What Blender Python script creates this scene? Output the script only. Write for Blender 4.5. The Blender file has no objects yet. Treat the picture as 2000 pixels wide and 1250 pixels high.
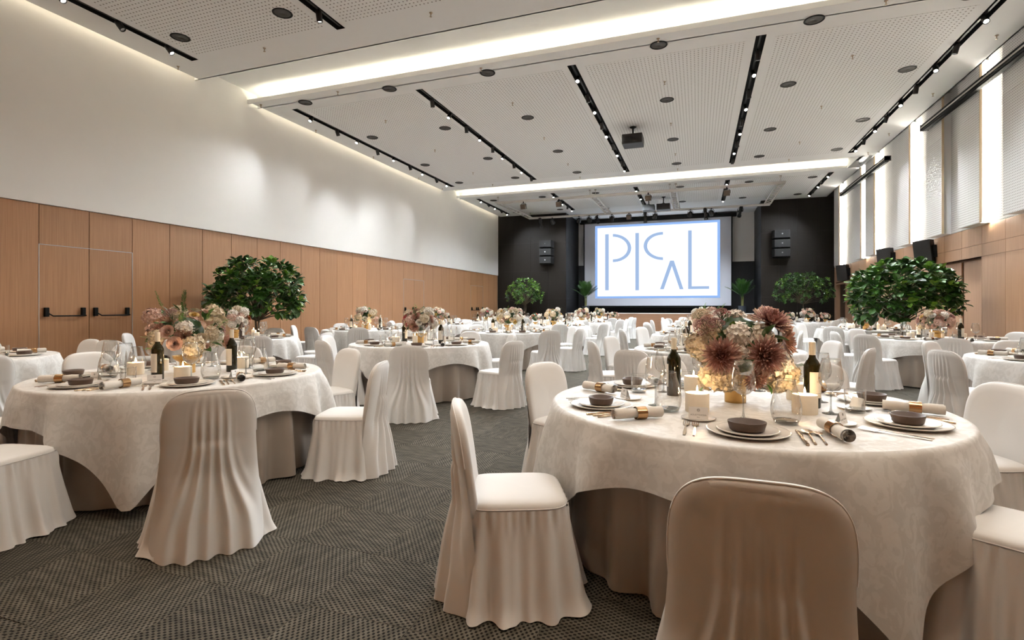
import bpy, math, random
import numpy as np
from mathutils import Vector, Matrix, Euler
PI = math.pi
rnd = random.Random(7)
SC = bpy.context.scene
COL = SC.collection

# ------------------------------------------------------------------ camera, world, exposure
YAW = math.atan(364 / 1022.0)
cam = bpy.data.objects.new('camera', bpy.data.cameras.new('camera'))
COL.objects.link(cam)
cam.location = (0, 0, 1.30)
cam.rotation_euler = (PI / 2, 0, YAW)
cam.data.sensor_width = 36.0
cam.data.lens = 1022.0 / 2000 * 36
cam.data.shift_y = -0.0125
cam.data.clip_end = 200
SC.camera = cam
W = bpy.data.worlds.new('world'); SC.world = W
W.use_nodes = True
W.node_tree.nodes['Background'].inputs[0].default_value = (0.9, 0.86, 0.8, 1)
W.node_tree.nodes['Background'].inputs[1].default_value = 0.05
SC.view_settings.view_transform = 'Standard'
SC.view_settings.look = 'None'
SC.view_settings.gamma = 1.0
SC.view_settings.use_curve_mapping = False
SC.view_settings.exposure = 1.5
cy = SC.cycles
cy.use_light_tree = False
cy.max_bounces = 7; cy.diffuse_bounces = 5; cy.glossy_bounces = 3; cy.transmission_bounces = 4; cy.transparent_max_bounces = 12
cy.caustics_reflective = False; cy.caustics_refractive = False; cy.use_denoising = True; cy.use_adaptive_sampling = True; cy.adaptive_threshold = 0.04; cy.sample_clamp_indirect = 4.0
SPOT_W = 166.0          # each track spotlight
COVE_L = 9.0           # cove LED radiance
WALL_L = 34.0
GAP_L = 11.0           # unseen LED added in a gap to light the left wall top           # wall LED radiance
WARM = (1.0, 0.70, 0.42)
NEUT = (0.93, 0.97, 1.0)
COOL = (0.93, 0.97, 1.0)

# ------------------------------------------------------------------ room numbers (metres)
XL, XR, YB, YR = -10.0, 5.5, 25.8, -6.0        # left wall, right wall, stage wall, rear wall
CZ = 6.07                                       # ceiling
CEDGE = 5.22                                    # right edge of the ceiling
TRX = [-9.16, -5.77, -2.36, 1.04, 4.43]         # track slots
COVES = [(-3.1, -1.76), (8.14, 9.48), (19.3, 20.75)]
TT = 0.755                                      # table top
TR = 1.045                                      # table radius

# ------------------------------------------------------------------ helpers
def nd(nt, t, **k):
    n = nt.nodes.new(t)
    for a, b in k.items(): setattr(n, a, b)
    return n
def newmat(name):
    m = bpy.data.materials.new(name); m.use_nodes = True
    nt = m.node_tree
    return m, nt, nt.nodes['Principled BSDF']
def setp(b, **k):
    for a, v in k.items():
        a = a.replace('_', ' ')
        if a in b.inputs:
            b.inputs[a].default_value = v
def pm(name, col, rough=0.5, metal=0.0, noise=0.0, nscale=8.0, bump=0.0, bscale=200.0, coat=0.0, emis=None, es=0.0, sheen=0.0, stretch=(1, 1, 1), sss=0.0, trans=0.0):
    m, nt, b = newmat(name)
    b.inputs['Base Color'].default_value = (*col, 1)
    setp(b, Roughness=rough, Metallic=metal)
    b.inputs['Coat Weight'].default_value = coat
    b.inputs['Sheen Weight'].default_value = sheen
    b.inputs['Transmission Weight'].default_value = trans
    if sss:
        b.inputs['Subsurface Weight'].default_value = sss
        b.inputs['Subsurface Radius'].default_value = (0.03, 0.015, 0.008)
    if emis:
        b.inputs['Emission Color'].default_value = (*emis, 1)
        b.inputs['Emission Strength'].default_value = es
    if noise or bump:
        tc = nd(nt, 'ShaderNodeTexCoord'); mp = nd(nt, 'ShaderNodeMapping')
        mp.inputs['Scale'].default_value = stretch
        nt.links.new(tc.outputs['Object'], mp.inputs[0])
    if noise:
        n = nd(nt, 'ShaderNodeTexNoise'); n.inputs['Scale'].default_value = nscale; n.inputs['Detail'].default_value = 5
        nt.links.new(mp.outputs[0], n.inputs['Vector'])
        r = nd(nt, 'ShaderNodeMapRange'); r.inputs[3].default_value = 1 - noise; r.inputs[4].default_value = 1 + noise
        nt.links.new(n.outputs['Fac'], r.inputs[0])
        mx = nd(nt, 'ShaderNodeMix', data_type='RGBA', blend_type='MULTIPLY'); mx.inputs[0].default_value = 1
        mx.inputs[6].default_value = (*col, 1)
        nt.links.new(r.outputs[0], mx.inputs[7]); nt.links.new(mx.outputs[2], b.inputs['Base Color'])
    if bump:
        n2 = nd(nt, 'ShaderNodeTexNoise'); n2.inputs['Scale'].default_value = bscale; n2.inputs['Detail'].default_value = 3
        nt.links.new(mp.outputs[0], n2.inputs['Vector'])
        bp = nd(nt, 'ShaderNodeBump'); bp.inputs['Strength'].default_value = bump; bp.inputs['Distance'].default_value = 0.004
        nt.links.new(n2.outputs['Fac'], bp.inputs['Height']); nt.links.new(bp.outputs[0], b.inputs['Normal'])
    return m
def emit(name, col, s):
    m = bpy.data.materials.new(name); m.use_nodes = True; nt = m.node_tree
    nt.nodes.clear()
    e = nd(nt, 'ShaderNodeEmission'); o = nd(nt, 'ShaderNodeOutputMaterial')
    e.inputs[0].default_value = (*col, 1); e.inputs[1].default_value = s
    nt.links.new(e.outputs[0], o.inputs[0]); return m
def wood_mat(name, base, dark, axis='z'):
    m, nt, b = newmat(name)
    tc = nd(nt, 'ShaderNodeTexCoord'); mp = nd(nt, 'ShaderNodeMapping')
    oi = nd(nt, 'ShaderNodeObjectInfo'); ad = nd(nt, 'ShaderNodeVectorMath', operation='ADD')
    sc = nd(nt, 'ShaderNodeVectorMath', operation='SCALE'); sc.inputs['Scale'].default_value = 37.0
    cb = nd(nt, 'ShaderNodeCombineXYZ')
    for i in range(3): nt.links.new(oi.outputs['Random'], cb.inputs[i])
    nt.links.new(cb.outputs[0], sc.inputs[0])
    nt.links.new(tc.outputs['Object'], ad.inputs[0]); nt.links.new(sc.outputs[0], ad.inputs[1])
    nt.links.new(ad.outputs[0], mp.inputs[0])
    mp.inputs['Scale'].default_value = (60, 60, 1.2) if axis == 'z' else (60, 1.2, 60) if axis == 'y' else (1.2, 60, 60)
    n = nd(nt, 'ShaderNodeTexNoise'); n.inputs['Scale'].default_value = 1.0; n.inputs['Detail'].default_value = 6; n.inputs['Roughness'].default_value = 0.6
    nt.links.new(mp.outputs[0], n.inputs['Vector'])
    cr = nd(nt, 'ShaderNodeValToRGB')
    cr.color_ramp.elements[0].position = 0.3; cr.color_ramp.elements[0].color = (*dark, 1)
    cr.color_ramp.elements[1].position = 0.66; cr.color_ramp.elements[1].color = (*base, 1)
    nt.links.new(n.outputs['Fac'], cr.inputs[0])
    r = nd(nt, 'ShaderNodeMapRange'); r.inputs[3].default_value = 0.93; r.inputs[4].default_value = 1.06
    nt.links.new(oi.outputs['Random'], r.inputs[0])
    mx = nd(nt, 'ShaderNodeMix', data_type='RGBA', blend_type='MULTIPLY'); mx.inputs[0].default_value = 1
    nt.links.new(cr.outputs[0], mx.inputs[6]); nt.links.new(r.outputs[0], mx.inputs[7])
    nt.links.new(mx.outputs[2], b.inputs['Base Color'])
    setp(b, Roughness=0.42)
    bp = nd(nt, 'ShaderNodeBump'); bp.inputs['Strength'].default_value = 0.08; bp.inputs['Distance'].default_value = 0.002
    nt.links.new(n.outputs['Fac'], bp.inputs['Height']); nt.links.new(bp.outputs[0], b.inputs['Normal'])
    return m
def perf_mat(name, base, hole, px, py, rad, axes='xy', rough=0.7):
    """flat board with rows of round drilled holes (fine relief)"""
    m, nt, b = newmat(name)
    tc = nd(nt, 'ShaderNodeTexCoord'); sp = nd(nt, 'ShaderNodeSeparateXYZ')
    nt.links.new(tc.outputs['Object'], sp.inputs[0])
    def cell(sock, p):
        a = nd(nt, 'ShaderNodeMath', operation='PINGPONG'); a.inputs[1].default_value = p / 2
        nt.links.new(sock, a.inputs[0]); return a.outputs[0]
    idx = {'x': 0, 'y': 1, 'z': 2}
    cx = cell(sp.outputs[idx[axes[0]]], px); cy = cell(sp.outputs[idx[axes[1]]], py)
    cb = nd(nt, 'ShaderNodeCombineXYZ'); nt.links.new(cx, cb.inputs[0]); nt.links.new(cy, cb.inputs[1])
    ln = nd(nt, 'ShaderNodeVectorMath', operation='LENGTH'); nt.links.new(cb.outputs[0], ln.inputs[0])
    mr = nd(nt, 'ShaderNodeMapRange'); mr.inputs[1].default_value = rad * 0.8; mr.inputs[2].default_value = rad * 1.2
    nt.links.new(ln.outputs['Value'], mr.inputs[0])
    mx = nd(nt, 'ShaderNodeMix', data_type='RGBA')
    mx.inputs[6].default_value = (*hole, 1); mx.inputs[7].default_value = (*base, 1)
    nt.links.new(mr.outputs[0], mx.inputs[0]); nt.links.new(mx.outputs[2], b.inputs['Base Color'])
    setp(b, Roughness=rough); b.inputs['Specular IOR Level'].default_value = 0.22
    bp = nd(nt, 'ShaderNodeBump'); bp.inputs['Strength'].default_value = 0.3; bp.inputs['Distance'].default_value = 0.004
    nt.links.new(mr.outputs[0], bp.inputs['Height']); nt.links.new(bp.outputs[0], b.inputs['Normal'])
    return m
def thin_glass(name, tint=(1, 1, 1), refl=1.0):
    m = bpy.data.materials.new(name); m.use_nodes = True; nt = m.node_tree; nt.nodes.clear()
    t = nd(nt, 'ShaderNodeBsdfTransparent'); t.inputs[0].default_value = (*tint, 1)
    g = nd(nt, 'ShaderNodeBsdfGlossy'); g.inputs['Roughness'].default_value = 0.02
    lw = nd(nt, 'ShaderNodeLayerWeight'); lw.inputs[0].default_value = 0.45
    mt = nd(nt, 'ShaderNodeMath', operation='MULTIPLY_ADD'); mt.inputs[1].default_value = 0.75 * refl; mt.inputs[2].default_value = 0.05
    mx = nd(nt, 'ShaderNodeMixShader'); o = nd(nt, 'ShaderNodeOutputMaterial')
    nt.links.new(lw.outputs['Facing'], mt.inputs[0]); nt.links.new(mt.outputs[0], mx.inputs[0])
    nt.links.new(t.outputs[0], mx.inputs[1]); nt.links.new(g.outputs[0], mx.inputs[2]); nt.links.new(mx.outputs[0], o.inputs[0])
    return m

class MB:
    """collects verts/faces; build() -> mesh"""
    def __init__(s): s.v = []; s.f = []; s.mi = []
    def add(s, vs, fs, mi=0):
        o = len(s.v); s.v += [tuple(p) for p in vs]; s.f += [tuple(i + o for i in f) for f in fs]; s.mi += [mi] * len(fs); return s
    def box(s, a, b, mi=0):
        x0, y0, z0 = a; x1, y1, z1 = b
        return s.add([(x0, y0, z0), (x1, y0, z0), (x1, y1, z0), (x0, y1, z0), (x0, y0, z1), (x1, y0, z1), (x1, y1, z1), (x0, y1, z1)],
                     [(0, 3, 2, 1), (4, 5, 6, 7), (0, 1, 5, 4), (1, 2, 6, 5), (2, 3, 7, 6), (3, 0, 4, 7)], mi)
    def tube(s, pts, r, n=8, cap=True, mi=0):
        pts = [Vector(p) for p in pts]; rs = r if isinstance(r, (list, tuple)) else [r] * len(pts)
        rings = []; up = Vector((0, 0, 1))
        for i, p in enumerate(pts):
            d = (pts[min(i + 1, len(pts) - 1)] - pts[max(i - 1, 0)])
            if d.length < 1e-9: d = Vector((0, 0, 1))
            d.normalize()
            a = d.cross(up if abs(d.z) < 0.95 else Vector((1, 0, 0))); a.normalize(); b = d.cross(a)
            rings.append([p + (a * math.cos(2 * PI * k / n) + b * math.sin(2 * PI * k / n)) * rs[i] for k in range(n)])
        vs = [q for rg in rings for q in rg]; fs = []
        for i in range(len(pts) - 1):
            for k in range(n):
                fs.append((i * n + k, i * n + (k + 1) % n, (i + 1) * n + (k + 1) % n, (i + 1) * n + k))
        if cap: fs += [tuple(range(n)), tuple((len(pts) - 1) * n + k for k in reversed(range(n)))]
        return s.add(vs, fs, mi)
    def lathe(s, prof, n=24, c=(0, 0, 0), mi=0, sx=1.0, sy=1.0):
        vs = []; fs = []; m = len(prof)
        for k in range(n):
            a = 2 * PI * k / n
            for r, z in prof: vs.append((c[0] + sx * r * math.cos(a), c[1] + sy * r * math.sin(a), c[2] + z))
        for k in range(n):
            for j in range(m - 1):
                a = k * m + j; b = ((k + 1) % n) * m + j
                fs.append((a, b, b + 1, a + 1))
        return s.add(vs, fs, mi)
    def build(s, name, mats, smooth=True, auto=None):
        me = bpy.data.meshes.new(name); me.from_pydata(s.v, [], s.f); me.validate(); me.update()
        for m in (mats if isinstance(mats, (list, tuple)) else [mats]): me.materials.append(m)
        if isinstance(mats, (list, tuple)) and len(me.polygons) == len(s.mi): me.polygons.foreach_set('material_index', s.mi)
        if smooth:
            me.polygons.foreach_set('use_smooth', [True] * len(me.polygons))
            if auto is not None: me.set_sharp_from_angle(angle=math.radians(auto))
        return me
def grid_faces(nr, nc, wrap=False):
    fs = []
    for i in range(nr - 1):
        for j in range(nc if wrap else nc - 1):
            j2 = (j + 1) % nc
            fs.append((i * nc + j, i * nc + j2, (i + 1) * nc + j2, (i + 1) * nc + j))
    return fs
def boxm(name, a, b, mat, smooth=False): return MB().box(a, b).build(name, mat, smooth)
def bevbox(name, a, b, mat, w=0.006):
    """box with chamfered edges"""
    x0, y0, z0 = a; x1, y1, z1 = b
    import bmesh
    bm = bmesh.new()
    me = boxm(name, a, b, mat); bm.from_mesh(me)
    bmesh.ops.bevel(bm, geom=bm.edges[:], offset=w, segments=2, profile=0.6, affect='EDGES')
    bm.to_mesh(me); bm.free(); me.update(); return me

def obj(name, mesh, parent=None, loc=(0, 0, 0), rot=(0, 0, 0), scale=None):
    o = bpy.data.objects.new(name, mesh); COL.objects.link(o)
    o.location = loc; o.rotation_euler = rot
    if scale is not None: o.scale = (scale,) * 3 if isinstance(scale, (int, float)) else scale
    if parent: o.parent = parent
    return o
def tag(o, label, cat, group=None, kind=None):
    o['label'] = label; o['category'] = cat
    if group: o['group'] = group
    if kind: o['kind'] = kind
    return o
def thing(name, label, cat, loc=(0, 0, 0), rz=0.0, group=None):
    return tag(obj(name, None, None, loc, (0, 0, rz)), label, cat, group)
def struct(name, mesh, loc=(0, 0, 0), label=None, cat=None):
    o = obj(name, mesh, None, loc); o['kind'] = 'structure'
    if label: o['label'] = label
    if cat: o['category'] = cat
    return o
ORD = ['first', 'second', 'third', 'fourth', 'fifth', 'sixth', 'seventh', 'eighth', 'ninth', 'tenth', 'eleventh', 'twelfth', 'thirteenth', 'fourteenth']

# ------------------------------------------------------------------ materials
M = {}
M['plaster'] = pm('plaster', (0.90, 0.885, 0.86), 0.85, noise=0.03, nscale=1.5, bump=0.03, bscale=60)
M['ceil'] = pm('ceiling_white', (0.87, 0.875, 0.88), 0.9, noise=0.02, nscale=2)
M['perf_ceil'] = perf_mat('perforated_board', (0.87, 0.875, 0.88), (0.22, 0.205, 0.19), 0.07, 0.08, 0.0125, 'xy', 0.9)
M['perf_wall'] = perf_mat('perforated_wall_board', (0.82, 0.81, 0.80), (0.26, 0.23, 0.21), 0.05, 0.05, 0.009, 'yz', 0.8)
M['perf_dark'] = perf_mat('dark_acoustic_board', (0.0125, 0.009, 0.006), (0.003, 0.002, 0.002), 0.06, 0.06, 0.014, 'xz', 0.62)
M['perf_side'] = perf_mat('dark_acoustic_side', (0.013, 0.013, 0.014), (0.004, 0.004, 0.004), 0.06, 0.06, 0.014, 'yz', 0.5)
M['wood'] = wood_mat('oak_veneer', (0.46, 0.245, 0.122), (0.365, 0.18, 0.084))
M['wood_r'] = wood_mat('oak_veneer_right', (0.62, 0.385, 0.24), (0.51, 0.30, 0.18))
M['wood_h'] = wood_mat('oak_stage_front', (0.40, 0.22, 0.13), (0.30, 0.16, 0.09), 'x')
M['joint'] = pm('joint_brown', (0.10, 0.045, 0.022), 0.8)
M['alu'] = pm('brushed_aluminium', (0.55, 0.55, 0.56), 0.35, 1.0)
M['alu_warm'] = pm('truss_aluminium', (0.60, 0.56, 0.52), 0.45, 0.35)
M['black'] = pm('matte_black', (0.006, 0.006, 0.006), 0.7); M['black'].node_tree.nodes['Principled BSDF'].inputs['Specular IOR Level'].default_value = 0.2
M['blackm'] = pm('black_metal', (0.010, 0.010, 0.010), 0.5)
M['grille'] = pm('speaker_grille', (0.009, 0.0085, 0.008), 0.85, bump=0.4, bscale=900)
M['dark'] = pm('stage_black', (0.006, 0.006, 0.008), 0.6)
M['led'] = emit('led_warm', (1.0, 0.90, 0.66), COVE_L)
M['ledw'] = emit('led_wall', (1.0, 0.93, 0.80), WALL_L)
M['ledg'] = emit('led_gap', (1.0, 0.87, 0.64), GAP_L)
M['lens'] = emit('spot_lens', (1.0, 0.95, 0.86), 9.0)
M['fabric'] = pm('chair_cover_white', (0.665, 0.65, 0.63), 0.62, noise=0.03, nscale=3, bump=0.05, bscale=500, sheen=0.25)
M['taupe'] = pm('taupe_satin', (0.34, 0.285, 0.235), 0.38, noise=0.06, nscale=4, sheen=0.3)
M['china'] = pm('cream_china', (0.68, 0.65, 0.60), 0.18, coat=0.3, noise=0.03, nscale=60)
M['bowl'] = pm('brown_stoneware', (0.072, 0.040, 0.025), 0.5, noise=0.25, nscale=40)
M['napkin'] = pm('linen_napkin', (0.66, 0.63, 0.58), 0.85, noise=0.05, nscale=120, bump=0.15, bscale=700)
M['bronze'] = pm('bronze_ring', (0.50, 0.30, 0.15), 0.22, 1.0)
M['gold'] = pm('brushed_gold', (0.72, 0.44, 0.16), 0.26, 1.0, noise=0.08, nscale=30, stretch=(1, 1, 12))
M['cutlery'] = pm('champagne_steel', (0.62, 0.47, 0.33), 0.2, 1.0)
M['glass'] = thin_glass('thin_glass', (0.97, 0.975, 0.97))
M['glass_base'] = thin_glass('glass_base', (0.80, 0.82, 0.82), 1.4)
M['bottle'] = pm('dark_green_bottle', (0.014, 0.012, 0.002), 0.05, noise=0.5, nscale=12)
M['bottle_red'] = pm('amber_brown_bottle', (0.05, 0.014, 0.004), 0.06, coat=0.6)
M['label'] = pm('cream_paper_label', (0.82, 0.77, 0.68), 0.7)
M['paper'] = pm('white_card', (0.85, 0.84, 0.82), 0.7)
M['ink'] = pm('grey_ink', (0.16, 0.15, 0.14), 0.8)
M['orange'] = pm('orange_ink', (0.7, 0.22, 0.02), 0.7)
M['capsule'] = pm('cream_capsule', (0.72, 0.66, 0.55), 0.45)
M['wax'] = pm('candle_wax', (0.68, 0.62, 0.53), 0.5, noise=0.06, nscale=40, emis=(1.0, 0.68, 0.36), es=0.05)  # faint emission stands in for flame light glowing through the wax
M['flame'] = emit('flame', (1.0, 0.72, 0.36), 16.0)
M['wick'] = pm('wick', (0.03, 0.02, 0.01), 0.9)
def petal_mat(name, a, b, rough=0.65):
    m, nt, bs = newmat(name)
    at = nd(nt, 'ShaderNodeTexCoord'); n = nd(nt, 'ShaderNodeTexNoise'); n.inputs['Scale'].default_value = 55; n.inputs['Detail'].default_value = 3
    nt.links.new(at.outputs['Object'], n.inputs['Vector'])
    cr = nd(nt, 'ShaderNodeValToRGB'); cr.color_ramp.elements[0].position = 0.35; cr.color_ramp.elements[1].position = 0.65
    cr.color_ramp.elements[0].color = (*a, 1); cr.color_ramp.elements[1].color = (*b, 1)
    nt.links.new(n.outputs['Fac'], cr.inputs[0]); nt.links.new(cr.outputs[0], bs.inputs['Base Color'])
    setp(bs, Roughness=rough); bs.inputs['Subsurface Weight'].default_value = 0.0
    return m
M['dahlia'] = petal_mat('dusty_pink_petal', (0.36, 0.155, 0.15), (0.60, 0.41, 0.365))
def dahlia_mat(name, a, b, c):
    m, nt, bs = newmat(name)
    tc = nd(nt, 'ShaderNodeTexCoord'); ln = nd(nt, 'ShaderNodeVectorMath', operation='LENGTH'); nt.links.new(tc.outputs['Object'], ln.inputs[0])
    n = nd(nt, 'ShaderNodeTexNoise'); n.inputs['Scale'].default_value = 60; nt.links.new(tc.outputs['Object'], n.inputs['Vector'])
    ma = nd(nt, 'ShaderNodeMath', operation='MULTIPLY_ADD'); ma.inputs[1].default_value = 12.0; nt.links.new(ln.outputs['Value'], ma.inputs[0])
    sb = nd(nt, 'ShaderNodeMath', operation='MULTIPLY_ADD'); sb.inputs[1].default_value = 0.5; sb.inputs[2].default_value = -0.25; nt.links.new(n.outputs['Fac'], sb.inputs[0]); nt.links.new(sb.outputs[0], ma.inputs[2])
    cr = nd(nt, 'ShaderNodeValToRGB'); e = cr.color_ramp.elements
    e[0].position = 0.15; e[0].color = (*a, 1); e[1].position = 0.95; e[1].color = (*c, 1); q = e.new(0.6); q.color = (*b, 1)
    nt.links.new(ma.outputs[0], cr.inputs[0]); nt.links.new(cr.outputs[0], bs.inputs['Base Color']); setp(bs, Roughness=0.65)
    return m
M['dahlia'] = dahlia_mat('mauve_dahlia', (0.20, 0.07, 0.07), (0.46, 0.245, 0.22), (0.76, 0.60, 0.51))
M['dahlia_p'] = petal_mat('peach_petal', (0.504, 0.252, 0.197), (0.672, 0.462, 0.370))
M['dahlia_d'] = pm('dahlia_eye', (0.05, 0.02, 0.01), 0.9)
M['cream_fl'] = petal_mat('cream_petal', (0.521, 0.412, 0.260), (0.689, 0.613, 0.479))
M['white_fl'] = petal_mat('white_petal', (0.70, 0.65, 0.56), (0.82, 0.79, 0.74))
M['blush'] = petal_mat('blush_petal', (0.588, 0.353, 0.277), (0.689, 0.521, 0.437))
M['mauve'] = petal_mat('mauve_petal', (0.218, 0.084, 0.084), (0.420, 0.252, 0.227))
M['rust'] = petal_mat('rust_petal', (0.252, 0.042, 0.017), (0.462, 0.168, 0.050))
M['redp'] = petal_mat('rose_red_petal', (0.378, 0.050, 0.059), (0.571, 0.202, 0.185))
M['yellow'] = petal_mat('butter_petal', (0.554, 0.353, 0.084), (0.672, 0.538, 0.269))
M['leaf'] = petal_mat('glossy_leaf', (0.022, 0.070, 0.012), (0.055, 0.155, 0.022), 0.34)
M['leaf_b'] = petal_mat('young_leaf', (0.10, 0.22, 0.025), (0.22, 0.38, 0.06), 0.36)  # also brightened to paint spot light into the far left crown
M['leaf_d'] = petal_mat('dark_leaf', (0.012, 0.034, 0.010), (0.03, 0.075, 0.018), 0.34)
M['stem'] = pm('green_stem', (0.05, 0.07, 0.02), 0.7)
M['bark'] = pm('bark', (0.10, 0.075, 0.05), 0.9, noise=0.3, nscale=30)
M['soil'] = pm('soil', (0.03, 0.02, 0.015), 0.95)
M['pot'] = pm('grey_pot', (0.28, 0.27, 0.26), 0.6)
M['pot_b'] = pm('dark_blue_grey_pot', (0.04, 0.05, 0.065), 0.5)
M['screen'] = pm('screen_fabric', (0.64, 0.66, 0.74), 0.8)
M['img_white'] = emit('projected_white', (0.90, 0.95, 1.0), 0.5)
M['img_halo'] = emit('projected_halo', (0.11, 0.18, 0.33), 1.0)
M['img_blue'] = emit('projected_letters', (0.135, 0.185, 0.278), 1.0)
for q in ('wax', 'flame', 'lens', 'img_halo', 'img_blue'): M[q].cycles.emission_sampling = 'NONE'
M['bluedot'] = pm('blue_label', (0.05, 0.2, 0.6), 0.5)

# carpet ------------------------------------------------------------------
def carpet_mat():
    m, nt, b = newmat('woven_carpet')
    tc = nd(nt, 'ShaderNodeTexCoord'); oi = nd(nt, 'ShaderNodeObjectInfo')
    sp = nd(nt, 'ShaderNodeSeparateXYZ'); nt.links.new(tc.outputs['Object'], sp.inputs[0])
    def cosw(sock, per):
        m1 = nd(nt, 'ShaderNodeMath', operation='MULTIPLY'); m1.inputs[1].default_value = 2 * PI / per; nt.links.new(sock, m1.inputs[0])
        c1 = nd(nt, 'ShaderNodeMath', operation='COSINE'); nt.links.new(m1.outputs[0], c1.inputs[0]); return c1.outputs[0]
    pr = nd(nt, 'ShaderNodeMath', operation='MULTIPLY'); nt.links.new(cosw(sp.outputs[0], 0.032), pr.inputs[0]); nt.links.new(cosw(sp.outputs[1], 0.024), pr.inputs[1])
    dm = nd(nt, 'ShaderNodeMapRange'); dm.inputs[1].default_value = -0.05; dm.inputs[2].default_value = 0.55; nt.links.new(pr.outputs[0], dm.inputs[0])
    br = nd(nt, 'ShaderNodeMix', data_type='RGBA'); br.inputs[6].default_value = (0.098, 0.088, 0.069, 1); br.inputs[7].default_value = (0.010, 0.009, 0.008, 1)
    nt.links.new(dm.outputs[0], br.inputs[0])
    n = nd(nt, 'ShaderNodeTexNoise'); n.inputs['Scale'].default_value = 7; n.inputs['Detail'].default_value = 4
    mp = nd(nt, 'ShaderNodeMapping'); mp.inputs['Scale'].default_value = (1, 3.5, 1); nt.links.new(tc.outputs['Object'], mp.inputs[0])
    nt.links.new(mp.outputs[0], n.inputs['Vector'])
    r = nd(nt, 'ShaderNodeMapRange'); r.inputs[1].default_value = 0.3; r.inputs[2].default_value = 0.7; r.inputs[3].default_value = 0.62; r.inputs[4].default_value = 1.3
    nt.links.new(n.outputs['Fac'], r.inputs[0])
    r2 = nd(nt, 'ShaderNodeMapRange'); r2.inputs[3].default_value = 0.86; r2.inputs[4].default_value = 1.14
    nt.links.new(oi.outputs['Random'], r2.inputs[0])
    mu = nd(nt, 'ShaderNodeMath', operation='MULTIPLY'); nt.links.new(r.outputs[0], mu.inputs[0]); nt.links.new(r2.outputs[0], mu.inputs[1])
    mx = nd(nt, 'ShaderNodeMix', data_type='RGBA', blend_type='MULTIPLY'); mx.inputs[0].default_value = 1
    nt.links.new(br.outputs[2], mx.inputs[6]); nt.links.new(mu.outputs[0], mx.inputs[7])
    nt.links.new(mx.outputs[2], b.inputs['Base Color'])
    setp(b, Roughness=0.95)
    b.inputs['Specular IOR Level'].default_value = 0.15
    bp = nd(nt, 'ShaderNodeBump'); bp.inputs['Strength'].default_value = 0.6; bp.inputs['Distance'].default_value = 0.004; bp.invert = True
    nt.links.new(dm.outputs[0], bp.inputs['Height']); nt.links.new(bp.outputs[0], b.inputs['Normal'])
    return m
M['carpet'] = carpet_mat()
# damask table linen: UV holds the flat cloth coordinates in metres
def damask_mat(half):
    m, nt, b = newmat('damask_linen')
    uv = nd(nt, 'ShaderNodeUVMap'); uv.uv_map = 'cloth'
    n = nd(nt, 'ShaderNodeTexNoise'); n.inputs['Scale'].default_value = 14; n.inputs['Detail'].default_value = 5; n.inputs['Distortion'].default_value = 1.5
    nt.links.new(uv.outputs[0], n.inputs['Vector'])
    st = nd(nt, 'ShaderNodeMapRange'); st.inputs[1].default_value = 0.47; st.inputs[2].default_value = 0.53; nt.links.new(n.outputs['Fac'], st.inputs[0])
    mx = nd(nt, 'ShaderNodeMix', data_type='RGBA'); mx.inputs[6].default_value = (0.535, 0.515, 0.485, 1); mx.inputs[7].default_value = (0.585, 0.565, 0.535, 1)
    nt.links.new(st.outputs[0], mx.inputs[0]); nt.links.new(mx.outputs[2], b.inputs['Base Color'])
    ro = nd(nt, 'ShaderNodeMapRange'); ro.inputs[3].default_value = 0.72; ro.inputs[4].default_value = 0.5; nt.links.new(st.outputs[0], ro.inputs[0]); nt.links.new(ro.outputs[0], b.inputs['Roughness'])
    b.inputs['Sheen Weight'].default_value = 0.2
    sp = nd(nt, 'ShaderNodeSeparateXYZ'); nt.links.new(uv.outputs[0], sp.inputs[0])
    ax = nd(nt, 'ShaderNodeMath', operation='ABSOLUTE'); ay = nd(nt, 'ShaderNodeMath', operation='ABSOLUTE'); mm = nd(nt, 'ShaderNodeMath', operation='MAXIMUM')
    nt.links.new(sp.outputs[0], ax.inputs[0]); nt.links.new(sp.outputs[1], ay.inputs[0]); nt.links.new(ax.outputs[0], mm.inputs[0]); nt.links.new(ay.outputs[0], mm.inputs[1])
    tot = None
    for dist in (half - 0.012, half - 0.13, half - 0.165):     # hem and the two woven border lines
        c = nd(nt, 'ShaderNodeMath', operation='COMPARE'); c.inputs[1].default_value = dist; c.inputs[2].default_value = 0.004
        nt.links.new(mm.outputs[0], c.inputs[0])
        if tot is None: tot = c.outputs[0]
        else:
            a = nd(nt, 'ShaderNodeMath', operation='ADD'); nt.links.new(tot, a.inputs[0]); nt.links.new(c.outputs[0], a.inputs[1]); tot = a.outputs[0]
    wr = nd(nt, 'ShaderNodeTexNoise'); wr.inputs['Scale'].default_value = 9; wr.inputs['Detail'].default_value = 3; nt.links.new(uv.outputs[0], wr.inputs['Vector'])
    sc = nd(nt, 'ShaderNodeMath', operation='MULTIPLY_ADD'); sc.inputs[1].default_value = 0.25
    nt.links.new(tot, sc.inputs[0]); nt.links.new(wr.outputs['Fac'], sc.inputs[2])
    bp = nd(nt, 'ShaderNodeBump'); bp.inputs['Strength'].default_value = 0.3; bp.inputs['Distance'].default_value = 0.012
    nt.links.new(sc.outputs[0], bp.inputs['Height']); nt.links.new(bp.outputs[0], b.inputs['Normal'])
    return m
CLOTH_HALF = TR + 0.235
M['damask'] = damask_mat(CLOTH_HALF)

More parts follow.
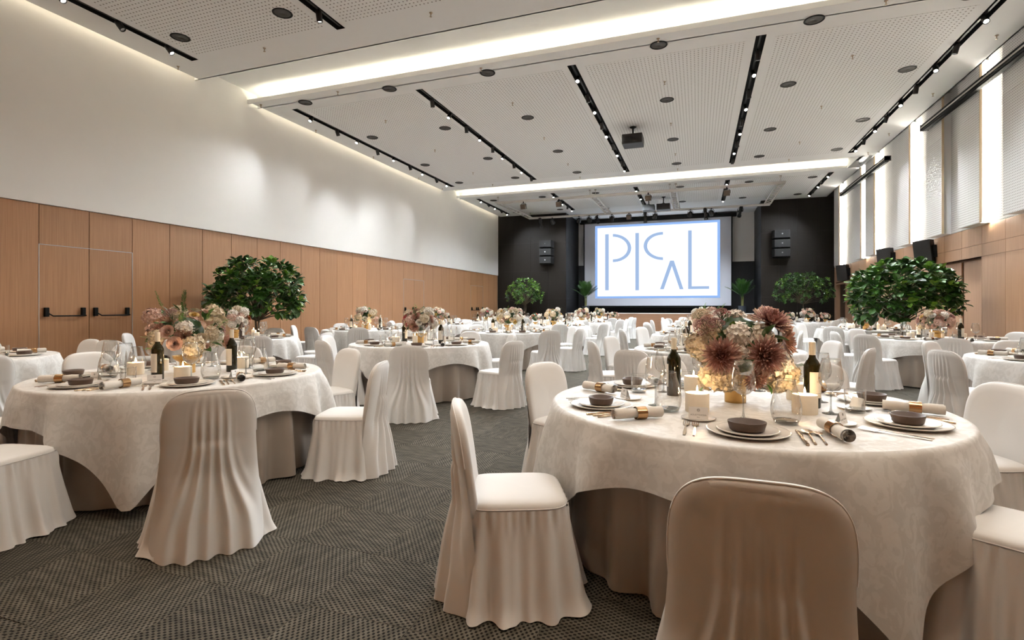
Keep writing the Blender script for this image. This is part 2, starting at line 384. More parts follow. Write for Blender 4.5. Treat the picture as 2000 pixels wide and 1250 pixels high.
# ------------------------------------------------------------------ floor
floor = struct('floor', boxm('floor', (XL - 0.3, YR - 0.3, -0.1), (XR + 0.5, YB + 3.3, -0.004), M['carpet']), label='dark olive-grey woven carpet tile floor', cat='floor')
TS = 0.5
tile_me = [bevbox('carpet_tile', (-TS / 2 + 0.0008, -TS / 2 + 0.0008, -0.004), (TS / 2 - 0.0008, TS / 2 - 0.0008, 0.0), M['carpet'], 0.0012) for _ in range(1)][0]
cand = []
for i in range(-22, 12):
    for j in range(0, 40):
        x, y = (i + 0.5) * TS - 0.1, (j + 0.5) * TS + 0.35
        f = -math.sin(YAW) * x + math.cos(YAW) * y; r = math.cos(YAW) * x + math.sin(YAW) * y
        if x < XL + .3 or x > XR - .3 or f < 1.2: continue
        u = r / f
        if abs(u) < 1.15: cand.append((f, x, y, i, j))
cand.sort()
for k, (f, x, y, i, j) in enumerate(cand[:300]):
    obj('carpet_tile', tile_me, floor, (x, y, 0.0), (0, 0, PI / 2 * ((i + j) % 2) + PI * ((i * 7 + j * 3) % 2)))

# ------------------------------------------------------------------ ceiling
bays = [(YR, COVES[0][0]), (COVES[0][1], COVES[1][0]), (COVES[1][1], COVES[2][0]), (COVES[2][1], YB + 3.0)]
slotY = [None, (-1.1, 7.47), (10.11, 18.74), (21.2, 25.2)]
mb = MB(); SW = 0.085; CL = XL + 0.15
def quad_down(mb, x0, x1, y0, y1, z): mb.add([(x0, y0, z), (x1, y0, z), (x1, y1, z), (x0, y1, z)], [(0, 3, 2, 1)])
for (y0, y1), sl in zip(bays, slotY):
    if sl is None: quad_down(mb, CL, CEDGE, y0, y1, CZ); continue
    xe = [CL]
    for t in TRX: xe += [t - SW, t + SW]
    xe.append(CEDGE)
    for a in range(len(xe) - 1):
        if a % 2 == 0: quad_down(mb, xe[a], xe[a + 1], y0, y1, CZ)
        else:
            quad_down(mb, xe[a], xe[a + 1], y0, sl[0], CZ); quad_down(mb, xe[a], xe[a + 1], sl[1], y1, CZ)
for (c0, c1) in COVES:
    quad_down(mb, XL - .1, CEDGE, c0 - 0.002, c1 + 0.32, CZ + 0.30)                     # raised cove soffit
    mb.box((XL - .1, c0 - 0.03, CZ), (CEDGE, c0, CZ + 0.30))                             # near edge
    mb.box((XL - .1, c1, CZ - 0.0005), (CEDGE, c1 + 0.035, CZ + 0.095))                  # far lip
    mb.box((XL - .1, c1 + 0.30, CZ), (CEDGE, c1 + 0.33, CZ + 0.30))
mb.box((CEDGE - 0.03, YR, CZ), (CEDGE, YB + 3, CZ + 0.10))                               # lip towards right wall
quad_down(mb, CEDGE - 0.4, XR + 0.3, YR, YB + 3, CZ + 0.30)
mb.box((CEDGE - 0.42, YR, CZ + 0.001), (CEDGE - 0.40, YB + 3, CZ + 0.30))
for (a, b) in bays: mb.box((CL - .002, a, CZ + .0005), (CL + 0.012, min(b, YB), CZ + 0.03))
mb.box((XL - .3, YR - .3, CZ + 0.45), (XR + .5, YB + 3.3, CZ + 0.55))                    # roof slab
ceiling = struct('ceiling', mb.build('ceiling', M['ceil'], False), label='white gypsum ceiling with raised light coves', cat='ceiling')
for k, (c0, c1) in enumerate(COVES):
    o = struct('trim_%d' % (k + 1), boxm('cove_led', (XL + 0.35, c1 + 0.09, CZ + 0.02), (CEDGE - 0.45, c1 + 0.13, CZ + 0.045), M['led']), label='warm white LED strip hidden in the %s ceiling cove' % ['rear', 'near', 'far'][k], cat='light strip')
for k, (a, b) in enumerate(bays):
    struct('trim_%d' % (k + 41), boxm('gap_led', (CL - 0.05, a + .2, CZ + 0.33), (CL - 0.02, min(b, YB) - .2, CZ + 0.345), M['ledg']), label='LED strip in shadow gap over left wall, %s bay' % ['rear', 'near', 'middle', 'far'][k], cat='light strip')  # unseen strips, added so the top of the left wall glows
# perforated acoustic fields between the tracks
pxs = [(-8.95, -5.98), (-5.54, -2.58), (-2.13, 0.80), (1.27, 4.18)]
for (y0, y1) in ((-0.9, 7.3), (10.25, 18.58), (21.35, 25.05)):
    for (x0, x1) in pxs:
        obj('perforated_panel', boxm('perforated_panel', (x0, y0, CZ - 0.004), (x1, y1, CZ + 0.004), M['perf_ceil']), ceiling)

# ------------------------------------------------------------------ left wall
wl = MB().box((XL - 0.3, YR - .3, 0), (XL - 0.02, YB + .2, 2.97)).box((XL - 0.3, YR - .3, 2.97), (XL + 0.035, YB + .2, CZ + 0.45))
wall_left = struct('wall_left', wl.build('wall_left', [M['plaster']], False), label='white plaster wall above oak panelling', cat='wall')
bk = obj('joint_backing', boxm('joint_backing', (XL - 0.02, YR, 0), (XL - 0.012, YB, 2.968), M['joint']), wall_left)
PW = 0.7373
doorsL = [5.38 + PW * 0, 5.38 + PW * 15, 5.38 + PW * 23]
G = 0.005
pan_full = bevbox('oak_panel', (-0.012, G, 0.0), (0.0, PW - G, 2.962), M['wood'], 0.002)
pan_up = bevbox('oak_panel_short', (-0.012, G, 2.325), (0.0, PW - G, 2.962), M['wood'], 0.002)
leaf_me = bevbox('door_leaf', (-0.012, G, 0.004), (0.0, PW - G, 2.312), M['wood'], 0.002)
k = -15
while 5.38 + PW * k < YB - 0.2:
    y = 5.38 + PW * k
    isd = any(abs(y - d) < 0.01 or abs(y - d - PW) < 0.01 for d in doorsL)
    if y + PW > YB: obj('oak_panel', bevbox('oak_panel', (-0.012, G, 0), (0, YB - y - G, 2.962), M['wood'], 0.002), wall_left, (XL, y, 0))
    else: obj('oak_panel', pan_up if isd else pan_full, wall_left, (XL, y, 0))
    k += 1
pb = MB()          # push bar: two brackets and the angled bar
pbr = bevbox('bracket', (0, -0.03, -0.075), (0.05, 0.03, 0.075), M['black'], 0.008)
def push_bar(parent, y0):
    h = obj('push_bar', MB().tube([(XL + 0.04, y0 + 0.10, 1.205), (XL + 0.055, y0 + 0.17, 1.155), (XL + 0.06, y0 + 0.60, 1.155), (XL + 0.055, y0 + 0.66, 1.16)], 0.011, 8).build('push_bar', M['black']), parent)
    h['label'] = 'matte black push bar'
    for yy in (y0 + 0.09, y0 + 0.63): obj('bracket', pbr, h, (XL, yy, 1.22))
for n, d in enumerate(doorsL):
    dr = struct('door_%d' % (n + 1), None, label=['oak double door with black push bars behind the nearest tables', 'oak double door halfway along the left wall', 'oak double door at the stage end of left wall'][n], cat='door')
    for q in range(2):
        lf = obj('door_leaf', leaf_me, dr, (XL, d + PW * q, 0))
        push_bar(dr, d + PW * q)
    fr = MB().box((XL - 0.006, d - 0.006, 0), (XL + 0.004, d + 0.004, 2.322)).box((XL - 0.006, d + 2 * PW - 0.004, 0), (XL + 0.004, d + 2 * PW + 0.006, 2.322)).box((XL - 0.006, d - 0.006, 2.314), (XL + 0.004, d + 2 * PW + 0.006, 2.323))
    obj('door_frame', fr.build('door_frame', M['alu'], False), dr)

# ------------------------------------------------------------------ right wall
wr = MB().box((XR + 0.03, YR - .3, 2.99), (XR + 0.4, YB + .2, CZ + 0.45))
rec0, rec1 = 13.43, 16.0
dr0, dr1 = 24.0, 25.55
for a, b in ((YR - .3, rec0), (rec1, dr0), (dr1, YB + .2)): wr.box((XR + 0.02, a, 0), (XR + 0.4, b, 2.99))
wr.box((XR + 0.02, rec0, 2.32), (XR + 0.4, rec1, 2.99)).box((XR + 0.02, dr0, 2.30), (XR + 0.4, dr1, 2.99))
wr.box((XR + 0.37, rec0 - .1, 0), (XR + 0.4, rec1 + .1, 2.4)).box((XR + 0.37, dr0 - .1, 0), (XR + 0.4, dr1 + .1, 2.4))
wall_right = struct('wall_right', wr.build('wall_right', M['joint'], False), label='right wall of oak panels below white perforated boards', cat='wall')
MW = 0.8767
k = -20
while True:
    y0 = 12.52 + MW * k; y1 = min(y0 + MW, YB)
    if y0 > YB - 0.05: break
    for z0, z1 in ((0.0, 2.347), (2.352, 2.597), (2.603, 2.985)):
        segs = [(y0, y1)]
        if z0 == 0.0:
            for (a, b) in ((rec0, rec1), (dr0, dr1)):
                ns = []
                for (p, q) in segs:
                    if q <= a or p >= b: ns.append((p, q)); continue
                    if p < a: ns.append((p, a))
                    if q > b: ns.append((b, q))
                segs = ns
        for (p, q) in segs:
            if q - p < 0.03: continue
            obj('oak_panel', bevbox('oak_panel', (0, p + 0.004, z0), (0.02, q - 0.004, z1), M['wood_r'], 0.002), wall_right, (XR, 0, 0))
    k += 1
for yy in (rec0, rec1 - 0.012): obj('oak_reveal', boxm('oak_reveal', (XR + 0.02, yy, 0), (XR + 0.3, yy + 0.012, 2.32), M['wood_r']), wall_right)
obj('oak_reveal', boxm('oak_reveal', (XR + 0.02, rec0, 2.322), (XR + 0.3, rec1, 2.345), M['wood_r']), wall_right)
d4 = struct('door_4', None, label='pair of sliding oak door panels recessed in right wall', cat='door')
for (a, b) in ((13.445, 14.50), (14.62, 15.985)): obj('door_leaf', bevbox('door_leaf', (XR + 0.13, a, 0.005), (XR + 0.17, b, 2.315), M['wood_r'], 0.003), d4)
obj('dark_gap', boxm('dark_gap', (XR + 0.16, 14.49, 0.005), (XR + 0.19, 14.64, 2.315), M['joint']), d4)
d5 = struct('door_5', None, label='dark glazed door in oak frame beside the stage', cat='door')
obj('door_leaf', bevbox('door_leaf', (XR + 0.15, 24.05, 0.005), (XR + 0.19, 25.5, 2.29), pm('dark_door', (0.045, 0.028, 0.02), 0.4), 0.003), d5)
obj('door_frame', MB().box((XR + 0.0, dr0, 0), (XR + 0.3, dr0 + .06, 2.3)).box((XR, dr1 - .06, 0), (XR + 0.3, dr1, 2.3)).box((XR, dr0, 2.24), (XR + 0.3, dr1, 2.3)).build('door_frame', M['wood_r'], False), d5)
hb = obj('push_bar', MB().tube([(XR - 0.05, 22.45, 1.155), (XR - 0.06, 22.55, 1.12), (XR - 0.06, 23.3, 1.12)], 0.013, 8).build('push_bar', M['black']), wall_right)
for yy in (22.45, 23.25): obj('bracket', bevbox('bracket', (-0.055, -0.035, -0.08), (0.0, 0.035, 0.08), M['black'], 0.008), hb, (XR, yy, 1.18))
# upper right wall: set-back perforated boards, proud boards with LED behind their near edges
proud = [(1.0, 1.9, 1), (3.9, 4.8, 1), (6.9, 7.8, 1), (10.4, 12.13, 0), (12.98, 13.88, 1), (14.70, 15.57, 0), (16.70, 17.54, 1), (19.67, 20.55, 1), (21.14, 21.90, 1), (24.1, 24.85, 1)]
UT = CZ + 0.28
k = -20
while True:
    y0 = 12.52 + MW * k; y1 = min(y0 + MW, YB)
    if y0 > YB - 0.05: break
    for z0, z1 in ((2.99, 5.197), (5.203, UT)):
        obj('perforated_board', boxm('perforated_board', (0, y0 + 0.003, z0), (0.03, y1 - 0.003, z1), M['perf_wall']), wall_right, (XR, 0, 0))
    k += 1
nl = 4
for (a, b, lit) in proud:
    for z0, z1 in ((2.99, 5.197), (5.203, UT - 0.10)):
        obj('raised_board', boxm('raised_board', (5.285, a, z0), (5.31, b, z1), M['perf_wall']), wall_right)
    obj('board_edge', boxm('board_edge', (5.284, a - 0.022, 2.988), (5.325, a - 0.001, UT - 0.10), pm('board_edge_cream', (0.60, 0.48, 0.32), 0.6)), wall_right)
    obj('board_batten', boxm('board_batten', (5.31, a + 0.09, 2.995), (XR - 0.001, b - 0.05, UT - 0.10), M['ceil']), wall_right)
    if lit:
        struct('trim_%d' % nl, boxm('wall_led', (5.40, a + 0.045, 3.0), (5.42, a + 0.085, UT - 0.11), M['ledw']), label='upright LED strip behind %s raised board from stage' % ORD[len([p for p in proud if p[2] and p[0] > a])], cat='light strip'); nl += 1
# blind boxes / screen housings on the right wall
for (a, b, z, lab) in ((18.05, 23.2, 5.58, 'long black blind housing across far boards of right wall'), (8.0, 15.45, 5.62, 'long black blind housing across near boards of right wall')):
    t = thing('blind_housing', lab, 'blind', (5.18, (a + b) / 2, z), 0, 'blind housings on the right wall')
    L = (b - a) / 2
    obj('casing', bevbox('casing', (-0.05, -L, 0.0), (0.10, L, 0.13), M['black'], 0.01), t)
    obj('rail', boxm('rail', (-0.056, -L, 0.045), (-0.05, L, 0.075), M['alu_warm']), t)
    obj('hem_bar', boxm('hem_bar', (-0.03, -L + .05, -0.03), (0.05, L - .05, 0.0), M['black']), t)
    for e in (-L, L - 0.02): obj('end_cap', bevbox('end_cap', (-0.062, e, -0.012), (0.11, e + 0.02, 0.14), M['blackm'], 0.004), t)
# loudspeakers on the right wall
def wall_speaker(y, z, lab, w=0.36, h=0.60):
    t = thing('wall_loudspeaker', lab, 'loudspeaker', (XR - 0.02, y, z), 0, 'loudspeakers on the right wall')
    t.rotation_euler = (0, math.radians(-6), math.radians(-42))
    me = MB()
    pr = [(-0.40, -0.20), (-0.40, 0.20), (-0.06, 0.12), (-0.06, -0.12)]
    me.add([(x, yy * w / 0.4, -h / 2) for x, yy in pr] + [(x, yy * w / 0.4, h / 2) for x, yy in pr], [(0, 1, 2, 3), (7, 6, 5, 4), (0, 4, 5, 1), (1, 5, 6, 2), (2, 6, 7, 3), (3, 7, 4, 0)])
    obj('cabinet', me.build('cabinet', M['blackm'], False), t)
    obj('grille', bevbox('grille', (-0.41, -0.17 * w / .4, -h / 2 + .03), (-0.40, 0.17 * w / .4, h / 2 - .03), M['grille'], 0.003), t)
    obj('badge', MB().box((-0.414, -0.05, 0.10), (-0.409, 0.05, 0.11)).box((-0.414, -0.05, 0.20), (-0.409, 0.05, 0.21)).box((-0.414, -0.05, 0.10), (-0.409, -0.04, 0.21)).box((-0.414, 0.04, 0.10), (-0.409, 0.05, 0.21)).box((-0.414, -0.02, 0.145), (-0.409, 0.03, 0.165)).build('badge', M['alu'], False), t)
    obj('bracket', MB().box((-0.08, -0.03, -0.15), (0.02, 0.03, 0.15)).build('bracket', M['black'], False), t)
wall_speaker(15.55, 2.68, 'black wall loudspeaker nearest the camera above sliding oak doors')
wall_speaker(18.4, 2.78, 'black wall loudspeaker right behind the big tree')
wall_speaker(23.3, 2.66, 'black wall loudspeaker farthest back above dark door')

# ------------------------------------------------------------------ rear wall, stage end
wrr = struct('wall_rear', boxm('wall_rear', (XL - .3, YR - .3, 0), (XR + .4, YR - 0.02, CZ + .45), M['joint']), label='oak panelled rear wall behind the camera', cat='wall')  # out of view; its oak facing is added to bounce warm light
for i in range(14):
    w = (XR - XL) / 14
    obj('oak_panel', boxm('oak_panel', (XL + i * w + .004, YR - .02, 0), (XL + (i + 1) * w - .004, YR, CZ - .02), M['wood']), wrr)
YS = 28.8
BX0, BX1 = -6.31, 2.655
def block(name, x0, x1, inner_x, lab):
    o = struct(name, MB().box((x0, YB + 0.02, 0), (x1, YS + .1, CZ + .3)).build(name, M['dark'], False), label=lab, cat='wall')
    zs = [0, 1.75, 3.15, 4.60, CZ]
    n = 4; w = (x1 - x0) / n
    for i in range(n):
        for a, b in zip(zs[:-1], zs[1:]):
            obj('acoustic_panel', bevbox('acoustic_panel', (x0 + i * w + 0.004, YB, a + 0.004), (x0 + (i + 1) * w - 0.004, YB + 0.02, b - 0.004), M['perf_dark'], 0.003), o)
    for i in range(2):
        for a, b in zip(zs[:-1], zs[1:]):
            y0 = YB + 0.02 + i * 1.45
            xa, xb = (inner_x, inner_x + 0.02) if inner_x < 0 else (inner_x - 0.02, inner_x)
            obj('acoustic_panel', bevbox('acoustic_panel', (xa, y0 + 0.004, a + 0.004), (xb, y0 + 1.446, b - 0.004), M['perf_side'], 0.003), o)
    return o
block('wall_stage_left', XL, BX0, BX0, 'black acoustic panelled wall left of the stage')
block('wall_stage_right', BX1, XR + 0.02, BX1, 'black acoustic panelled wall right of the stage')
struct('wall_back', MB().box((BX0 - .3, YS, 3.61), (BX1 + .3, YS + .15, CZ + .3)).build('wall_back', M['plaster'], False), label='white wall behind the projection screen', cat='wall')
struct('wall_back_lower', boxm('wall_back_lower', (BX0 - .3, YS - 0.02, 0), (BX1 + .3, YS + .15, 3.61), M['dark']), label='black lower wall behind the stage', cat='wall')
stage = thing('stage', 'low oak-fronted stage below the projection screen', 'stage', ((BX0 + BX1) / 2, 26.05, 0))
sw = (BX1 - BX0) / 2 - 0.035
obj('platform', boxm('platform', (-sw, 0.02, 0), (sw, 2.7, 1.0), M['dark']), stage)
for i in range(4):
    w = 2 * sw / 4
    obj('front_panel', bevbox('front_panel', (-sw + i * w + 0.003, 0, 0.0), (-sw + (i + 1) * w - 0.003, 0.02, 0.985), M['wood_h'], 0.002), stage)
obj('edge_trim', boxm('edge_trim', (-sw, -0.012, 0.985), (sw, 0.05, 1.018), M['paper']), stage)
# projection screen
sx0, sx1, sz0, sz1 = -5.86, 1.545, 1.38, 5.86
scr = thing('projection_screen', 'large lowered projection screen showing a blue lettered logo', 'screen', ((sx0 + sx1) / 2, 28.3, sz0))
cxs = (sx0 + sx1) / 2
def P(u, v): return (u - cxs, v - sz0)
obj('screen_fabric', MB().box((sx0 - cxs, 0, 0), (sx1 - cxs, 0.008, sz1 - sz0)).build('screen_fabric', M['screen'], False), scr)
for q in (sx0 - cxs - 0.06, sx1 - cxs): obj('black_border', boxm('black_border', (q, -0.002, 0), (q + .06, 0.01, sz1 - sz0), M['black']), scr)
obj('housing', bevbox('housing', (sx0 - cxs - 0.25, -0.10, sz1 - sz0 - 0.02), (sx1 - cxs + 0.25, 0.12, sz1 - sz0 + 0.16), M['black'], 0.01), scr)
obj('weight_bar', bevbox('weight_bar', (sx0 - cxs, -0.02, -0.09), (sx1 - cxs, 0.03, 0.0), M['black'], 0.008), scr)
for q in (-3.0, 0.0, 3.0): obj('hanger_bracket', MB().box((q - .03, -0.02, sz1 - sz0 + 0.15), (q + .03, 0.04, CZ - sz0)).box((q - .03, 0.03, sz1 - sz0 + 0.05), (q + .03, YS - 28.3, sz1 - sz0 + 0.09)).build('hanger_bracket', M['black'], False), scr)
ix0, ix1, iz0, iz1 = -5.155, 0.90, 1.89, 5.58
def flat(name, pts, y, mat, parent):
    n = len(pts); me = MB().add([(x - cxs, y, z - sz0) for x, z in pts], [tuple(range(n))]).build(name, mat, False)
    return obj(name, me, parent)
flat('image_halo', [(ix0 - .13, iz0 - .12), (ix1 + .13, iz0 - .12), (ix1 + .13, iz1 + .12), (ix0 - .13, iz1 + .12)], -0.004, M['img_halo'], scr)
img = flat('projected_image', [(ix0, iz0), (ix1, iz0), (ix1, iz1), (ix0, iz1)], -0.008, M['img_white'], scr)
# lettering: pixel rectangle of the picture 1167..1401 x 446/434..578 mapped to the image
def LU(u): 
    d = (u - 1000) / 1022.0; c, s = math.cos(YAW), math.sin(YAW)
    return 28.3 * (-s + d * c) / (c + d * s)
def LZ(u, v):
    d = (u - 1000) / 1022.0; c, s = math.cos(YAW), math.sin(YAW)
    return 1.3 + (600 - v) / 1022.0 * 28.3 / (c + d * s)
def glyph(name, polys):
    mb = MB()
    for p in polys:
        n = len(p); mb.add([(x - cxs, -0.012, z - sz0) for x, z in p], [tuple(range(n))])
    o = obj(name, mb.build(name, M['img_blue'], False), img)
def bar(u0, u1, v0, v1): 
    um = (u0 + u1) / 2; return [(LU(u0), LZ(um, v1)), (LU(u1), LZ(um, v1)), (LU(u1), LZ(um, v0)), (LU(u0), LZ(um, v0))]
def arc(uc, vc, ru0, rv0, ru1, rv1, a0, a1, n=20):
    out = []
    for i in range(n):
        t0 = a0 + (a1 - a0) * i / n; t1 = a0 + (a1 - a0) * (i + 1) / n
        q = []
        for (ru, rv, t) in ((ru0, rv0, t0), (ru1, rv1, t0), (ru1, rv1, t1), (ru0, rv0, t1)):
            u, v = uc + ru * math.cos(t), vc - rv * math.sin(t); q.append((LU(u), LZ(u, v)))
        out.append(q)
    return out
glyph('letter_p', [bar(1182, 1189, 457.5, 567), ] + arc(1197, 484.5, 29, 22, 36, 27.5, -PI / 2, PI / 2))
glyph('letter_i', [bar(1241, 1248, 455, 567)])
glyph('letter_c', arc(1295, 480.5, 31, 22, 38, 27.5, PI / 2, 3 * PI / 2))
def slant(ub, ut, w, vb, vt): return [(LU(ub), LZ(ub, vb)), (LU(ub + w), LZ(ub, vb)), (LU(ut + w * .55), LZ(ut, vt)), (LU(ut - w * .45), LZ(ut, vt))]
glyph('letter_a', [slant(1289, 1312, 7.5, 565, 509), slant(1327.5, 1312, 7.5, 565, 509)])
glyph('letter_l', [bar(1344, 1351, 450, 564), bar(1344, 1385, 559, 564.5)])
# line array speakers on the black walls
cab = MB()
for i in range(3):
    z = i * 0.41
    cab.add([(-0.36, 0, z), (0.36, 0, z), (0.36, -0.10, z + .02), (0.30, -0.42, z + .03), (-0.30, -0.42, z + .03), (-0.36, -0.10, z + .02),
             (-0.36, 0, z + .39), (0.36, 0, z + .39), (0.36, -0.10, z + .37), (0.30, -0.42, z + .36), (-0.30, -0.42, z + .36), (-0.36, -0.10, z + .37)],
            [(0, 1, 2, 3, 4, 5), (11, 10, 9, 8, 7, 6), (0, 6, 7, 1), (1, 7, 8, 2), (2, 8, 9, 3), (3, 9, 10, 4), (4, 10, 11, 5), (5, 11, 6, 0)])
for (x, lab) in ((-7.27, 'stack of three black speaker cabinets left of screen'), (3.44, 'stack of three black speaker cabinets right of screen')):
    t = thing('line_array_speaker', lab, 'loudspeaker', (x, YB - 0.02, 3.48), 0, 'speaker stacks beside the stage')
    for i in range(3):
        z = i * 0.41
        one = MB().add(cab.v[i * 12:(i + 1) * 12], [tuple(j for j in f) for f in cab.f[:8]])
        cb = obj('cabinet', one.build('cabinet', M['blackm'], False), t)
        obj('grille', bevbox('grille', (-0.28, -0.432, z + .05), (0.28, -0.42, z + .34), M['grille'], 0.004), cb)
        obj('badge', MB().lathe([(0.0, 0.0), (0.03, 0.0)], 12).build('badge', M['alu']), cb, (0, -0.436, z + .2), (PI / 2, 0, 0))

# ------------------------------------------------------------------ ceiling fittings
BAYN = {1: 'near', 2: 'middle', 3: 'far'}
chan = {}
head_body = MB().lathe([(0.0, 0.0), (0.046, 0.0), (0.048, -0.004), (0.048, -0.165), (0.045, -0.17), (0.036, -0.165), (0.034, -0.15)], 16).build('spot_body', M['blackm'], True, 40)
head_lens = MB().lathe([(0.0, -0.152), (0.034, -0.152)], 16).build('spot_lens', M['lens'])
head_lens_off = MB().lathe([(0.0, -0.152), (0.034, -0.152)], 16).build('spot_lens_off', M['alu'])
head_arm = MB().tube([(0, 0, 0.05), (0, 0, -0.02)], 0.016, 8).build('spot_arm', M['black'])
def spot_data(name, w, col, ang, blend=0.75):
    l = bpy.data.lights.new(name, 'SPOT'); l.energy = w; l.color = col; l.spot_size = math.radians(ang); l.spot_blend = blend; l.shadow_soft_size = 0.05
    return l
SP_MID = spot_data('track_spot', SPOT_W, NEUT, 100)
SP_FAR = spot_data('track_spot_far', SPOT_W * 1.25, (0.86, 0.93, 1.0), 100)
SP_NEAR = spot_data('track_spot_near', SPOT_W * 1.15, WARM, 95)
SP_FRONT = spot_data('track_spot_front', SPOT_W * .27, (1.0, .97, .93), 110)
SP_OVER = spot_data('track_spot_over', SPOT_W * .55, (1.0, .80, .60), 100)
SP_EDGE = spot_data('track_spot_edge', SPOT_W * 1.1, NEUT, 84, 1.0)
def spotlight(bay, tr, n, x, y, tilt, roll, lit):
    t = thing('track_spotlight', 'small black ceiling spotlight, %s along %s track, %s bay' % (ORD[n], ORD[tr], BAYN[bay]), 'spotlight', (x, y, CZ + 0.005), 0, 'ceiling track spotlights')
    obj('arm', head_arm, t, (0, 0, 0.03))
    b = obj('body', head_body, t, (0, 0, 0.0), (math.radians(tilt), math.radians(roll), 0))
    obj('lens', head_lens if lit else head_lens_off, b)
    if lit:
        l = bpy.data.objects.new('spot_beam', (SP_NEAR if n > 6 else SP_OVER if n == 6 else SP_FRONT) if bay == 1 else SP_EDGE if (tr in (0, 4) and bay == 2) else {2: SP_MID, 3: SP_FAR}[bay]); COL.objects.link(l); l.parent = b; l.location = (0, 0, -0.175)
for bay in (1, 2, 3):
    y0, y1 = slotY[bay]
    if bay not in chan:
        c = MB(); L = y1 - y0
        c.add([(-SW, 0, 0), (SW, 0, 0), (SW, L, 0), (-SW, L, 0), (-SW, 0, .12), (SW, 0, .12), (SW, L, .12), (-SW, L, .12)], [(0, 1, 5, 4), (1, 2, 6, 5), (2, 3, 7, 6), (3, 0, 4, 7), (4, 5, 6, 7)])
        chan[bay] = (c.build('channel', M['black'], False), boxm('rail', (-0.018, 0.02, 0.03), (0.018, L - 0.02, 0.06), M['blackm']))
    for tr, x in enumerate(TRX):
        t = thing('lighting_track', 'black recessed ceiling track, %s from left wall, %s ceiling bay' % (ORD[tr], BAYN[bay]), 'lighting track', (x, y0, CZ), 0, 'recessed ceiling tracks')
        obj('channel', chan[bay][0], t); obj('rail', chan[bay][1], t)
        ys = {1: [6.9 - 0.87 * k for k in range(9)], 2: [10.72 + 0.94 * k for k in range(9)], 3: [21.5 + 0.84 * k for k in range(5)]}[bay]
        for n, y in enumerate(ys):
            a = (n + tr) % 2 == 0 if bay == 2 else n % 2 == 0
            lit = True if bay != 1 else (n in (0, 2, 4, 6, 8))
            if bay == 3: tilt, roll = (-30 if a else 20), {0: -30, 4: 28}.get(tr, rnd.uniform(-15, 15))
            else: tilt, roll = ((-38 if a else 15) + rnd.uniform(-5, 5)), (rnd.uniform(-10, 10) if tr not in (0, 4) else (-12 if tr == 0 else 8) + rnd.uniform(-6, 6))
            if bay == 1: tilt, roll = (-42 if n > 6 else 6 if n == 6 else (12 if n < 3 else -12)), {0: -34, 4: 30}.get(tr, 0)
            spotlight(bay, tr, n, x, y, tilt, roll, lit)
sp_ring = MB().lathe([(0.155, 0.004), (0.158, -0.004), (0.150, -0.010), (0.128, -0.006), (0.126, 0.0)], 28).build('speaker_rim', M['black'])
sp_gr = MB().lathe([(0.0, -0.004), (0.03, -0.004), (0.032, -0.007), (0.127, -0.003)], 28).build('speaker_grille', pm('grey_grille', (0.05, 0.045, 0.04), 0.7, bump=0.5, bscale=700))
SPX = [-8.62, -6.35, -4.04, -0.68, 1.81, 3.94]
for r, y in enumerate([6.74, 9.86, 12.52, 15.53, 18.18, 21.74, 24.81]):
    for c, x in enumerate(SPX):
        if r == 6 and c == 2: continue
        t = thing('ceiling_speaker', 'round dark ceiling speaker, %s from left in %s row from camera' % (ORD[c], ORD[r]), 'ceiling speaker', (x, y, CZ - 0.0045), 0, 'round ceiling speakers')
        obj('rim', sp_ring, t); obj('grille', sp_gr, t)
spk = MB().lathe([(0.028, 0.0), (0.026, -0.006), (0.011, -0.008), (0.010, -0.03), (0.006, -0.05), (0.006, -0.058), (0.02, -0.06), (0.02, -0.064), (0.0, -0.064)], 12).build('sprinkler_head', pm('brass_dull', (0.42, 0.33, 0.24), 0.4, 0.8))
for r, y in enumerate([7.54, 9.62, 11.5, 14.15, 17.0, 18.88]):
    for c, x in enumerate([-9.70, -7.52, -4.08, -0.67, 2.75, 4.93]):
        tag(obj('sprinkler_head', spk, None, (x, y, CZ - 0.004)), 'tiny brass sprinkler under ceiling, %s from left, %s row' % (ORD[c], ORD[r]), 'sprinkler', 'ceiling sprinkler heads')
# projectors
def projector(x, y, top, w, h, d, lab):
    t = thing('ceiling_projector', lab, 'projector', (x, y, top), 0, 'projectors hung from the ceiling')
    obj('body', bevbox('body', (-w / 2, -d / 2, -h), (w / 2, d / 2, 0), M['blackm'], 0.02), t)
    obj('lens_barrel', MB().lathe([(0.0, 0.0), (0.06, 0.0), (0.065, 0.06), (0.05, 0.065)], 16).build('lens_barrel', M['black']), t, (0.1, d / 2, -h / 2), (-PI / 2, 0, 0))
    obj('pole', MB().tube([(0, 0, -0.01), (0, 0, CZ - top - 0.03)], 0.022, 10).build('pole', M['black']), t)
    obj('ceiling_plate', MB().lathe([(0, -0.035), (0.03, -0.035), (0.09, -0.012), (0.09, 0.0), (0, 0)], 16).build('ceiling_plate', M['black']), t, (0, 0, CZ - top - 0.005))
    for q in (-0.15, 0.15): obj('mount_arm', MB().tube([(0, 0, 0.06), (q, 0, 0.0)], 0.012, 6).build('mount_arm', M['black']), t)
    vn = MB()
    for k in range(6): vn.box((-w / 2 + .05, -d / 2 - .004, -h + .03 + k * .025), (-w / 2 + .22, -d / 2 + .002, -h + .04 + k * .025))
    obj('vent', vn.build('vent', M['grille'], False), t)
projector(-1.63, 14.12, 5.83, 0.52, 0.26, 0.50, 'black projector alone in the middle ceiling bay')
projector(-2.02, 23.3, 5.70, 0.50, 0.24, 0.45, 'black projector left of its twin above stage front')
projector(-1.42, 23.5, 5.75, 0.56, 0.26, 0.45, 'black projector right of its twin above stage front')
